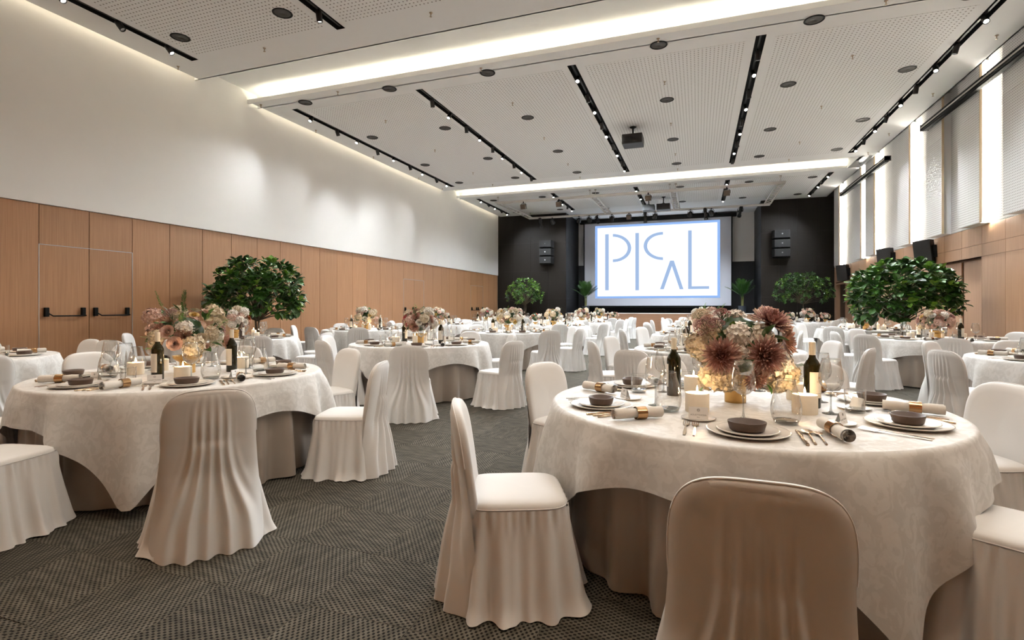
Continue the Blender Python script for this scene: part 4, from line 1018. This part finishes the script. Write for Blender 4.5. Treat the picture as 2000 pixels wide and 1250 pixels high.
def setting(tb, a, near, sec):
    ar = math.radians(a); e = Vector((math.cos(ar), math.sin(ar), 0)); t = Vector((-math.sin(ar), math.cos(ar), 0)); c = Vector((tb['x'], tb['y'], TT))
    S = '%s seat, %s' % (sec, tb['lab'])
    def at(r, q, z=0.0): p = c + e * r + t * q; return (p.x, p.y, p.z + z)
    rz = ar + PI / 2        # local +y points to the table centre
    j = lambda s: rnd.uniform(-s, s)
    pr = 0.785 + j(.015)
    place('charger_plate', charger, at(pr, 0), rz, 'large cream plate at %s' % S, 'plate', 'large plates')
    mid = tb['d'] < 13
    zb = 0.0065
    if mid:
        place('small_plate', sideplate, at(pr, 0, 0.0065), rz, 'small cream plate on larger one, %s' % S, 'plate', 'small plates')
        zb = 0.012
    place('sauce_bowl', bowl_me, at(pr, j(.01), zb), rz + j(.2), 'oval brown bowl on the plate, %s' % S, 'bowl', 'brown bowls')
    nr, ring = NAP[int(rnd.random() * 2)]
    n = thing('napkin_roll', 'rolled linen napkin with bronze ring, %s' % S, 'napkin', at(pr - .07 + j(.03), 0.35 + j(.02), 0.0), ar + j(.3) + math.radians(12), 'rolled napkins')
    obj('cloth_roll', nr, n); o = obj('napkin_ring', ring, n, (j(.02), 0, 0.031), (0, PI / 2, 0))
    place('wine_glass', [('bowl', wg_bowl, 0), ('stem', wg_stem, 0)] + ([('rim', wg_wire, 0)] if near else []), at(.50 + j(.03), 0.03 + j(.03)), 0, 'tall wine glass at %s' % S, 'wine glass', 'wine glasses')
    if mid:
        car = rnd.random() < .6
        if tb is TABLES[0]: car = a in (-90, -152, 66)
        if near and car: place('water_carafe', [('wall', car_body, 0), ('base', car_base, 0), ('rim', car_rim, 0)], at(.52 + j(.03), 0.17 + j(.02)), 0, 'rounded glass carafe at %s' % S, 'carafe', 'glass carafes')
        else: place('glass_tumbler', [('wall', tum_body, 0), ('base', tum_base, 0)] + ([('rim', tum_rim, 0)] if near else []), at(.53 + j(.03), 0.17 + j(.02)), 0, 'clear water tumbler at %s' % S, 'glass', 'water tumblers')
    if near:
        for i, q in enumerate((-.215, -.255)): place('fork', FORK, at(pr + .01, q), rz + j(.05), '%s fork beside the plate, %s' % (['inner', 'outer'][i], S), 'fork', 'forks')
        place('knife', KNIFE, at(pr + .01, .205), rz + j(.05), 'knife beside the plate, %s' % S, 'knife', 'knives')
        place('spoon', SPOON, at(pr + .0, .240), rz + j(.05), 'larger spoon by the knife, %s' % S, 'spoon', 'spoons')
        place('teaspoon', TSPOON, at(pr + .01, .278), rz + j(.05), 'small outermost spoon, %s' % S, 'spoon', 'teaspoons')
        place('bread_plate', saucer, at(pr - .23, -.20), rz, 'bread plate holding name card, %s' % S, 'plate', 'bread plates')
        cd = thing('place_card', 'small white folded name card at %s' % S, 'card', at(pr - .21, -.20, .005), rz, 'name cards')
        obj('folded_card', card_me, cd)
        sl = math.atan2(.058, .012)
        obj('lettering', card_name, cd, (0, -.0082, .018), (sl, 0, 0)); obj('small_lettering', card_small, cd, (0, -.0102, .008), (sl, 0, 0)); obj('emblem', emblem_me, cd, (0, -.004, .044), (sl, 0, 0))

# ------------------------------------------------------------------ blooms
def petal_strip(L, w, cup, curl, n=4):
    """petal along +y from origin, face up +z"""
    vs = []
    for i in range(n + 1):
        q = i / n; wd = w * math.sin(PI * min(1, .12 + .80 * q ** .8)) ; 
        if i == n: wd = w * .22
        y = L * q * (1 - .15 * curl * q); z = L * curl * q * q
        vs += [(-wd, y, z + cup * w), (0, y, z), (wd, y, z + cup * w)]
    return vs, grid_faces(n + 1, 3)
def dahlia_mesh(seed, R=0.075, mat='dahlia', eye=True):
    r = random.Random(seed); mb = MB()
    rows = [(21, 1.0, 2), (21, .95, 11), (20, .87, 21), (18, .77, 32), (15, .65, 44), (12, .52, 56), (9, .40, 70)]
    for (n, l, el) in rows:
        off = r.uniform(0, 6)
        for k in range(n):
            vs, fs = petal_strip(R * l * r.uniform(.92, 1.06), R * .115, .6, r.uniform(.05, .28))
            m = Matrix.Rotation(off + 2 * PI * k / n + r.uniform(-.06, .06), 3, 'Z') @ Matrix.Rotation(math.radians(el + r.uniform(-6, 6)), 3, 'X')
            mb.add([m @ (Vector(v) + Vector((0, .006, 0))) for v in vs], fs, 0)
    if eye: mb.lathe([(0.0, .020), (.008, .019), (.013, .012), (.014, .0)], 10, mi=1)
    mb.lathe([(.012, 0), (.02, -.004), (.008, -.02), (0, -.022)], 8, mi=2)
    return mb.build('dahlia_bloom', [M[mat], M['dahlia_d'], M['stem']])
def cluster_mesh(seed, R, mat, n=64, fr=0.020, dome=-.25):
    """hydrangea-like ball of four-petalled florets"""
    r = random.Random(seed); mb = MB()
    for k in range(n):
        z = dome + (1 - dome) * (k + .5) / n; a = k * 2.39996; s = math.sqrt(max(0, 1 - z * z))
        d = Vector((s * math.cos(a), s * math.sin(a), z)); rr = R * r.uniform(.82, 1.14)
        q = d.to_track_quat('Z', 'Y').to_matrix() @ Matrix.Rotation(r.uniform(0, 6), 3, 'Z')
        for p in range(4):
            m = q @ Matrix.Rotation(p * PI / 2, 3, 'Z') @ Matrix.Rotation(r.uniform(.1, .5), 3, 'X')
            f = fr * r.uniform(.85, 1.2)
            vs = [(0, 0, 0), (.55 * f, .55 * f, .05 * f), (0, 1.15 * f, .12 * f), (-.55 * f, .55 * f, .05 * f)]
            mb.add([m @ Vector(v) + d * rr for v in vs], [(0, 1, 2, 3)])
    mb.lathe([(0, -R * .2), (R * .8, -R * .1), (R * .82, R * .2), (R * .55, R * .65), (0, R * .8)], 10)
    return mb.build('flower_cluster', M[mat])
def rose_mesh(seed, R, mat):
    r = random.Random(seed); mb = MB()
    for ring, (n, rad, h, tilt) in enumerate([(3, .18, .95, 84), (4, .34, .92, 76), (5, .52, .82, 62), (6, .72, .66, 45), (7, .92, .46, 24)]):
        for k in range(n):
            a = 2 * PI * k / n + ring * .7; w = R * (.36 + .12 * ring); L = R * (.55 + .10 * ring)
            vs = []; nr, nc = 4, 5
            for i in range(nr):
                q = i / (nr - 1)
                for c in range(nc):
                    s = (c / (nc - 1) - .5) * 2; wd = w * math.sin(PI * (.22 + .6 * q))
                    vs.append((s * wd * .8, L * q + .10 * R * q * q, R * .22 * s * s * (1 - q * .5) + .05 * R * q * r.uniform(.5, 1.2)))
            m = Matrix.Rotation(a, 3, 'Z') @ Matrix.Rotation(math.radians(tilt), 3, 'X')
            o = Vector((-math.sin(a) * R * rad * .25, math.cos(a) * R * rad * .25, 0))
            mb.add([m @ Vector(v) + o for v in vs], grid_faces(nr, nc))
    return mb.build('rose_bloom', M[mat])
def sedum_mesh(seed, R, mat, n=110):
    r = random.Random(seed); mb = MB(); br = []
    for k in range(n):
        a = k * 2.39996; q = math.sqrt((k + .5) / n); x, y = R * q * math.cos(a), R * q * math.sin(a); z = R * .55 * (1 - q * q) + r.uniform(-.1, .1) * R
        s = R * r.uniform(.055, .11)
        mb.add([(x + s, y, z), (x, y + s, z), (x - s, y, z), (x, y - s, z), (x, y, z + s), (x, y, z - s)], [(0, 1, 4), (1, 2, 4), (2, 3, 4), (3, 0, 4), (1, 0, 5), (2, 1, 5), (3, 2, 5), (0, 3, 5)], 0)
        if k % 9 == 0: mb.tube([(x * .9, y * .9, z), (x * .3, y * .3, -R * .5), (0, 0, -R * 1.2)], .0016, 4, False, mi=1)
    return mb.build('sedum_head', [M[mat], M['stem']], False)
def leaf_mesh(L, w, mat, curl=.18, lobed=False, name='leaf'):
    vs = []; n = 7
    for i in range(n):
        q = i / (n - 1)
        wd = w * (math.sin(PI * q ** (1.35 if lobed else .85)) ** .7) if 0 < i < n - 1 else w * .03
        if lobed and i == 2: wd *= .80
        z = -curl * L * q * q
        vs += [(-wd, L * q, z + wd * .28), (-wd * .5, L * q, z + wd * .06), (0, L * q, z - .002), (wd * .5, L * q, z + wd * .06), (wd, L * q, z + wd * .28)]
    return MB().add(vs, grid_faces(n, 5)).build(name, M[mat])
def sprig_mesh(seed, L, mat, n=16):
    r = random.Random(seed); mb = MB(); pts = [Vector((0.02 * math.sin(q * 3), L * q, .12 * L * math.sin(q * 2.2))) for q in np.linspace(0, 1, 7)]
    mb.tube(pts, .0014, 4, False)
    for i in range(n):
        q = .15 + .85 * i / n; p = Vector((0.02 * math.sin(q * 3), L * q, .12 * L * math.sin(q * 2.2)))
        for s in (-1, 1):
            l = .16 * L * (1.1 - q * .6) * r.uniform(.8, 1.2)
            d = Vector((s * .8, .6, r.uniform(-.2, .4))).normalized(); w = Vector((-.3 * s, .8, .3)).normalized() * l * .14
            mb.add([p, p + d * l * .5 + w, p + d * l, p + d * l * .5 - w], [(0, 1, 2, 3)])
    return mb.build('foliage_sprig', M[mat])
BL = {
    'dahlia': [dahlia_mesh(1), dahlia_mesh(2)], 'dahlia_p': [dahlia_mesh(3, .075, 'dahlia_p', False)],
    'hyd': [cluster_mesh(1, .06, 'cream_fl'), cluster_mesh(2, .062, 'white_fl'), cluster_mesh(4, .055, 'blush', 60)],
    'rose': [rose_mesh(1, .042, 'blush'), rose_mesh(2, .04, 'white_fl'), rose_mesh(3, .04, 'cream_fl'), rose_mesh(4, .038, 'yellow'), rose_mesh(5, .04, 'dahlia_p'), rose_mesh(6, .042, 'redp'), rose_mesh(7, .042, 'rust')],
    'sedum': [sedum_mesh(1, .055, 'mauve'), sedum_mesh(2, .05, 'dahlia'), sedum_mesh(3, .05, 'cream_fl')],
    'leaf': [leaf_mesh(.085, .026, 'leaf'), leaf_mesh(.075, .028, 'leaf_d'), leaf_mesh(.07, .02, 'leaf_b')],
    'sprig': [sprig_mesh(1, .16, 'leaf'), sprig_mesh(2, .14, 'leaf_b')],
}
NAMES = {'dahlia': 'dahlia_bloom', 'dahlia_p': 'dahlia_bloom', 'hyd': 'hydrangea_head', 'rose': 'rose_bloom', 'sedum': 'sedum_head', 'leaf': 'leaf', 'sprig': 'foliage_sprig'}
vase_me = MB().lathe([(0.0, 0.0), (0.056, 0.0), (0.058, 0.003), (0.058, 0.085), (0.062, 0.095), (0.085, 0.105), (0.105, 0.125), (0.110, 0.145), (0.106, 0.145), (0.08, 0.118), (0.0, 0.11)], 32).build('vase', M['gold'], True, 50)
core_me = MB().lathe([(0.0, -.13), (.07, -.11), (.13, -.03), (.14, .05), (.10, .13), (0, .17)], 12).build('foliage_core', M['leaf_d'])
def orient(d, spin=0.0): return (Vector(d).normalized().to_track_quat('Z', 'Y').to_matrix().to_4x4() @ Matrix.Rotation(spin, 4, 'Z')).to_euler()
def orient_y(d, spin=0.0): return (Vector(d).normalized().to_track_quat('Y', 'Z').to_matrix().to_4x4() @ Matrix.Rotation(spin, 4, 'Y')).to_euler()
def add_bloom(t, kind, idx, p, d, s=1.0, spin=None):
    me = BL[kind][idx % len(BL[kind])]
    rot = orient_y(d, spin if spin is not None else rnd.uniform(-.6, .6)) if kind in ('leaf', 'sprig') else orient(d, rnd.uniform(0, 6))
    return obj(NAMES[kind], me, t, p, rot, s)
def arrangement(x, y, lab, seed, n, sc=1.0, palette=0, vase=True, h=0.31):
    r = random.Random(seed)
    t = thing('flower_arrangement', lab, 'flowers', (x, y, TT), r.uniform(0, 6), 'table flower arrangements')
    if vase: obj('vase', vase_me, t, (0, 0, 0), scale=sc if sc < 1 else 1)
    C = Vector((0, 0, h * (sc if sc < 1 else 1))); obj('foliage_core', core_me, t, C, scale=sc * (.8 if palette == 4 else 1))
    kinds = [['hyd', 'rose', 'dahlia', 'hyd', 'rose', 'sedum', 'rose', 'hyd', 'dahlia_p'], ['rose', 'hyd', 'rose', 'sedum', 'hyd', 'rose', 'rose'], ['rose', 'rose', 'hyd', 'dahlia_p', 'rose', 'hyd', 'sedum'], ['sedum', 'hyd', 'rose', 'sprig', 'hyd', 'dahlia', 'sprig', 'rose'], ['rose', 'hyd', 'sprig', 'rose', 'sedum', 'hyd', 'leaf', 'rose', 'dahlia_p', 'sprig']][palette]
    for k in range(n):
        z = -.45 + 1.40 * (k + .5) / n; z = min(z, .97); a = k * 2.39996 + r.uniform(-.2, .2); s = math.sqrt(1 - z * z)
        d = Vector((s * math.cos(a), s * math.sin(a), z)); rad = Vector((.235, .235, .19)) * (r.uniform(.80, 1.02) if palette != 4 else r.uniform(.7, 1.25)) * sc
        p = C + Vector((d.x * rad.x, d.y * rad.y, d.z * rad.z))
        kd = kinds[k % len(kinds)]
        idx = r.randrange(7) if palette != 1 else r.choice([0, 1, 2, 3, 4])
        if palette in (0, 4) and kd == 'rose' and idx in (5, 6): idx = 0
        add_bloom(t, kd, idx, p, d + Vector((0, 0, .25)), sc * (r.uniform(.9, 1.25) if palette != 4 else r.uniform(.6, 1.05)))
        if k % 3 == 0: add_bloom(t, 'leaf', k, C + d * .17 * sc, d + Vector((r.uniform(-.5, .5), r.uniform(-.5, .5), .1)), sc * r.uniform(.8, 1.3))
        if k % 7 == 3: add_bloom(t, 'sprig', k, C + d * .16 * sc, d + Vector((0, 0, .3)), sc * r.uniform(.9, 1.3))
    return t
# the large arrangement on the nearest table, bloom by bloom
def hero(x, y):
    t = thing('flower_arrangement', 'large dahlia and hydrangea bouquet in gold vase on nearest right table', 'flowers', (x, y, TT), 0, 'table flower arrangements')
    obj('vase', vase_me, t)
    c, s = math.cos(YAW), math.sin(YAW); C = Vector((0, 0, 0.31)); k = 3.1 / 1022
    obj('foliage_core', core_me, t, C, scale=1.15)
    def px(u, v, tw): return C + Vector((c, s, 0)) * ((u - 1437) * k) + Vector((0, 0, (675 - v) * k)) + Vector((s, -c, 0)) * tw
    def dr(rx, rz, tw): return Vector((c, s, 0)) * rx + Vector((0, 0, rz)) + Vector((s, -c, 0)) * tw
    for (u, v, tw, rx, rz, f, kd, i, sc) in [
        (1385, 684, .20, -.35, .15, 1, 'dahlia', 0, 1.38), (1455, 682, .23, .05, .12, 1, 'dahlia', 1, 1.42), (1488, 627, .10, .15, .75, .45, 'dahlia', 0, 1.45), (1510, 658, .10, .8, .1, .55, 'dahlia_p', 0, 1.3), (1443, 724, .20, 0, -.45, 1, 'dahlia_p', 0, .85), (1449, 712, .20, .2, -.2, 1, 'rose', 0, 1.1),
        (1380, 722, .13, -.4, -.15, .8, 'hyd', 0, 1.15), (1402, 726, .15, -.2, -.3, .9, 'hyd', 0, 1.0), (1495, 700, .13, .5, 0, .8, 'hyd', 1, 1.1), (1508, 722, .12, .6, -.2, .7, 'hyd', 0, 1.15), (1492, 734, .13, .4, -.5, .8, 'hyd', 0, .85),
        (1425, 650, .12, -.1, .5, .8, 'hyd', 1, 1.05), (1466, 650, .10, .1, .6, .7, 'hyd', 1, 1.0), (1420, 680, .14, 0, .2, 1, 'hyd', 1, .9), (1362, 668, .05, -.8, .2, .5, 'hyd', 0, 1.0), (1388, 640, .04, -.4, .7, .4, 'hyd', 0, .9), (1440, 625, -.02, 0, .9, .3, 'hyd', 1, .95), (1500, 615, -.03, .5, .7, .2, 'hyd', 2, .9),
        (1370, 633, .08, -.5, .6, .5, 'sedum', 0, 1.15), (1388, 628, .10, -.2, .8, .4, 'sedum', 0, .9), (1409, 610, .02, -.1, .95, .3, 'sedum', 1, 1.0), (1375, 612, -.03, -.4, .9, .2, 'sedum', 2, 1.1), (1434, 622, .03, .1, .9, .4, 'sedum', 1, .7), (1382, 620, .02, -.3, .9, .3, 'rose', 0, .7),
        (1405, 690, -.12, -.5, .2, -1, 'hyd', 0, 1.1), (1480, 690, -.12, .5, .2, -1, 'hyd', 1, 1.1), (1440, 700, -.18, 0, .1, -1, 'dahlia', 1, 1.0), (1440, 650, -.12, 0, .7, -.7, 'hyd', 2, 1.1), (1385, 665, -.1, -.7, .3, -.6, 'rose', 1, 1.1), (1500, 665, -.1, .7, .3, -.5, 'rose', 2, 1.1)]:
        add_bloom(t, kd, i, px(u, v, tw), dr(rx, rz, f), sc)
    for (u, v, tw, rx, rz, f, i, sc) in [(1466, 652, .16, .15, .5, .3, 0, 1.2), (1474, 652, .18, .8, .05, .6, 1, 1.25), (1420, 700, .18, .2, -.2, 1, 0, .9), (1478, 712, .17, .5, .3, .7, 1, .8), (1432, 690, .19, -.3, -.3, .8, 1, .8), (1400, 655, .12, -.6, .6, .4, 0, .8), (1415, 640, .1, .1, .9, .4, 2, .9), (1490, 728, .12, .9, -.3, .3, 2, .9), (1370, 742, .08, -.7, -.5, .4, 2, .9), (1470, 735, .16, .2, -.6, .7, 0, .8)]:
        add_bloom(t, 'leaf', i, px(u, v, tw), dr(rx, rz, f), sc)
    for (u, v, tw, rx, rz, f, i, sc) in [(1508, 705, .06, 1, -.05, .2, 0, 1.0), (1505, 718, .06, 1, -.35, .2, 1, .9), (1372, 740, .08, -.5, -.7, .3, 1, .8), (1420, 655, .08, -.3, 1, .2, 0, .9), (1500, 735, .08, .6, -.6, .4, 1, .8)]:
        add_bloom(t, 'sprig', i, px(u, v, tw), dr(rx, rz, f), sc)
    for (u0, v0, u1, v1) in [(1428, 662, 1418, 622), (1440, 655, 1428, 628), (1458, 660, 1472, 646), (1400, 660, 1390, 632), (1383, 668, 1372, 645)]:
        obj('stem', MB().tube([px(u0, v0, .12), px((u0 + u1) / 2 + 1, (v0 + v1) / 2, .15), px(u1, v1, .11)], .0018, 5).build('stem', M['stem']), t)
hero(0.20, 3.27)

# ------------------------------------------------------------------ dress every table
def table_of(col, rank): return next(t for t in TABLES if t['col'] == col and t['rank'] == rank)
for i, tb in enumerate(TABLES):
    near = tb['d'] < 8.2
    angs = tb['sett'] or [ch[0] for ch in tb['chairs']]
    used = set()
    for a in angs:
        s = sector(tb, a)
        if s in used:
            s = next((q for q in (SECT[(SECT.index(s) + 1) % 8], SECT[(SECT.index(s) - 1) % 8]) if q not in used), None) or next(q for q in SECT if q not in used)
        used.add(s); setting(tb, a, near, s)
    x, y, L = tb['x'], tb['y'], tb['lab']
    if i == 0: bots, cands = [(158, .37), (-2, .385)], [(-121, .40), (123, .42), (-34, .38), (33, .42)]
    elif i == 1: bots, cands = [(-70, .36), (40, .33)], [(-150, .38), (-42, .41), (76, .46), (170, .40)]
    else:
        p = rnd.uniform(0, 360); bots, cands = [(p, .36), (p + 160, .38)], [(p + 50, .36), (p + 110, .38), (p + 215, .36), (p + 290, .38)]
    to_cam = math.atan2(-y, -x)
    for k, (a, r) in enumerate(bots):
        ar = math.radians(a); bx, by = x + r * math.cos(ar), y + r * math.sin(ar)
        face = to_cam + (1.3 if (i + k) % 2 else -.5)
        if i == 0: face = to_cam + (-1.9 if k == 0 else .75)
        if i == 1: face = to_cam - 1.2
        side = 'left' if math.sin(ar - to_cam) < 0 else 'right'
        oth = math.radians(bots[1 - k][0]); side = 'left' if (math.cos(YAW) * math.cos(ar) + math.sin(YAW) * math.sin(ar)) * r < (math.cos(YAW) * math.cos(oth) + math.sin(YAW) * math.sin(oth)) * bots[1 - k][1] else 'right'
        b, lb = wine_bottle(bx, by, face, '%s of two dark wine bottles on the %s' % (side, L), 'bottle_red' if (i % 4 == 3 and k == 0) else 'bottle')
        if i == 0 and k == 1:
            obj('emblem', MB().lathe([(0, 0), (.006, 0)], 12).build('emblem', M['orange']), lb, (0.0432, 0, .165), (0, PI / 2, 0))
            obj('lettering', text_mesh('Clisan', .013, pm('gold_ink', (.45, .28, .10), .5)), lb, (0.0432, 0, .140), (PI / 2, 0, PI / 2))
            obj('signature_line', MB().tube([(0.0432, -.024, .082), (0.0434, -.012, .080), (0.0436, 0, .082), (0.0434, .010, .079), (0.0432, .024, .084)], .0006, 4).build('signature_line', M['ink']), lb)
    usedc = set()
    for k, (a, r) in enumerate(cands):
        ar = math.radians(a); s = sector(tb, a)
        if s in usedc: s = next(q for q in SECT if q not in usedc)
        usedc.add(s)
        candle(x + r * math.cos(ar), y + r * math.sin(ar), 'lit cream candle at %s of the bouquet, %s' % (s, L), (i > 1 and k % 2 == 1), tb['d'] < 16 and k in (0, 1, 2))
    if i == 0: continue
    if i == 1: arrangement(x - .03, y + .03, 'loose blush and white bouquet with peach carnation on %s' % L, 31, 54, 1.12, 4)
    elif tb['d'] < 14: arrangement(x, y, 'blush and cream bouquet in gold vase on the %s' % L, 40 + i, 34, rnd.uniform(.95, 1.08), [1, 0, 2, 3][i % 4])
    else: arrangement(x, y, 'small-looking peach and cream bouquet in gold vase on %s' % L, 40 + i, 24, 1.0, [2, 1][i % 2])
tb = table_of(1, 0)
# extra bouquets that share the farthest tables
for (x, y, lab, sd) in ((-3.35, 22.2, 'small peach bouquet right of the main one, sixth table left of aisle', 91), (3.15, 21.6, 'small pink bouquet left of the main one, fourth table by right wall', 92), (4.35, 21.75, 'small pink bouquet right of the main one, fourth table by right wall', 93), (-4.6, 15.0, 'small orange bouquet left of the main one, fourth table left of aisle', 94)):
    arrangement(x, y, lab, sd, 16, .72, 2)

# ------------------------------------------------------------------ trees and palms
LEAVES = [leaf_mesh(.20, .066, 'leaf', .25, True), leaf_mesh(.19, .062, 'leaf_d', .2, True), leaf_mesh(.17, .058, 'leaf_b', .12, True), leaf_mesh(.21, .070, 'leaf', .32, True)]
def pot(t, r, h, mat):
    obj('planter', MB().lathe([(0, 0), (r * .78, 0), (r, h), (r * .93, h), (r * .9, h - .04), (0, h - .04)], 28).build('planter', M[mat], True, 40), t)
    obj('soil', MB().lathe([(0, h - .035), (r * .9, h - .035)], 20).build('soil', M['soil']), t)
def tree(x, y, lab, rx, rz, cz, seed, tips, near, leafs=1.0, bright=0.3, trunks=2):
    r = random.Random(seed)
    t = thing('potted_tree', lab, 'tree', (x, y, 0), 0, 'potted trees'); pot(t, .22, .36, 'pot')
    fork = cz - rz * .95
    pts = []
    for k in range(tips):
        z = -.75 + 1.72 * (k + .5) / tips; a = k * 2.39996 + r.uniform(-.4, .4); s = math.sqrt(max(0, 1 - z * z)); q = r.choice([1, 1, .95, .78, .55])
        if z < -.3: s *= 1.12
        pts.append((Vector((s * math.cos(a) * rx * q, s * math.sin(a) * rx * q, cz + z * rz * q)), Vector((s * math.cos(a), s * math.sin(a), z * .8 + .35)).normalized()))
    for b in range(trunks):
        o = (b - (trunks - 1) / 2) * .05
        obj('trunk', MB().tube([(o * .4, 0, .30), (o, .01, .30 + (fork - .3) * .5), (o * 1.8, 0, fork), (o * 4, .02, cz)], [.028, .024, .020, .010], 8).build('trunk', M['bark']), t)
    br = MB()
    for p, d in pts[::3]: br.tube([(0, 0, fork), Vector((p.x * .4, p.y * .4, fork + (p.z - fork) * .55)), p], [.012, .008, .004], 5, False)
    obj('branches', br.build('branches', M['bark']), t)
    alll = []
    for p, d in pts:
        n = r.randint(7, 9); sp = r.uniform(0, 6); bri = r.random() < bright
        q = d.to_track_quat('Z', 'Y').to_matrix()
        for k in range(n):
            el = math.radians(15 + 55 * (k / n)); a = sp + k * 2.39996
            dl = q @ Vector((math.cos(a) * math.cos(el), math.sin(a) * math.cos(el), math.sin(el)))
            alll.append((p + d * (.03 * k / n) + dl * .015, dl, (2 if bri and k > n * .3 else r.choice([0, 1, 3])), leafs * r.uniform(.7, 1.15)))
    r.shuffle(alll)
    # leaves facing the camera first
    cd = Vector((-x, -y, 0)).normalized(); alll.sort(key=lambda l: -(Vector((l[0].x, l[0].y, 0)).dot(cd)))
    lim = 300 if near else 0
    for p, dl, i, s in alll[:lim]: obj('leaf', LEAVES[i], t, p, orient_y(dl, r.uniform(-.5, .5)), s)
    if alll[lim:]:
        mats = [M['leaf'], M['leaf_d'], M['leaf_b'], M['leaf']]; mb = MB()
        cache = [([v.co.copy() for v in LEAVES[i].vertices], [tuple(f.vertices) for f in LEAVES[i].polygons]) for i in range(4)]
        for p, dl, i, s in alll[lim:]:
            m = orient_y(dl, r.uniform(-.5, .5)).to_matrix(); vs, fs = cache[i]
            mb.add([p + m @ (v * s) for v in vs], fs, i)
        o = obj('foliage', mb.build('foliage', mats), t); o['kind'] = 'stuff'
    return t
tree(-8.75, 8.58, 'potted fiddle-leaf tree with round dark crown by left oak wall', .86, .64, 1.62, 5, 220, True, .82, .22)
tree(4.10, 13.35, 'potted fiddle-leaf tree with wide crown by the right wall', .90, .66, 1.58, 8, 230, True, .88, .25, 1)
tree(-8.08, 24.6, 'pale green potted tree before the black wall left of stage', .86, .66, 2.02, 12, 110, False, .72, .9)  # mostly bright leaves, painting in the spot light on this crown
tree(4.08, 24.4, 'green potted tree before the black wall right of stage', 1.0, .66, 2.05, 15, 170, False, .62, .35, 1)
def palm(x, y, z, lab, seed, h=1.3):
    r = random.Random(seed); t = thing('potted_palm', lab, 'palm', (x, y, z), 0, 'potted palms on the stage'); pot(t, .19, .36, 'pot_b')
    for b in range(4): obj('stem', MB().tube([(.03 * math.cos(b * 1.6), .03 * math.sin(b * 1.6), .3), (.05 * math.cos(b * 1.6), .05 * math.sin(b * 1.6), .8)], [.022, .015], 6).build('stem', pm('palm_stem', (.16, .17, .05), .6)), t)
    for k in range(18):
        a = k * 2.39996; el = 1.5 - 0.85 * (k / 18); L = h * r.uniform(.8, 1.05)
        d = Vector((math.cos(a), math.sin(a), 0)); pts = []
        for q in np.linspace(0, 1, 8): pts.append(Vector((0, 0, .72)) + d * (L * q * math.cos(el) * .62 + .12 * L * q * q) + Vector((0, 0, L * (q * math.sin(el) - .22 * q * q))))
        mb = MB(); mb.tube(pts, .006, 4, False, mi=0); sd = Vector((-d.y, d.x, 0))
        for i in range(26):
            q = .22 + .78 * i / 26; f = q * 7; j = min(int(f), 6); p = pts[j].lerp(pts[j + 1], f - j); tg = (pts[j + 1] - pts[j]).normalized()
            for s in (-1, 1):
                l = .26 * math.sin(PI * (.15 + .8 * q)) ; dd = (sd * s + tg * .75 + Vector((0, 0, -.25))).normalized(); w = tg * .011
                mb.add([p - w, p + dd * l * .5 - w * .8 + Vector((0, 0, .01)), p + dd * l, p + dd * l * .5 + w * .8 + Vector((0, 0, .01)), p + w], [(0, 1, 2, 3, 4)], 0)
        obj('frond', mb.build('frond', M['leaf' if k % 4 else 'leaf_d']), t)
palm(-5.44, 26.55, 1.005, 'potted palm on stage left of the screen', 3)
palm(1.95, 26.8, 1.005, 'potted palm on stage right of the screen', 4)
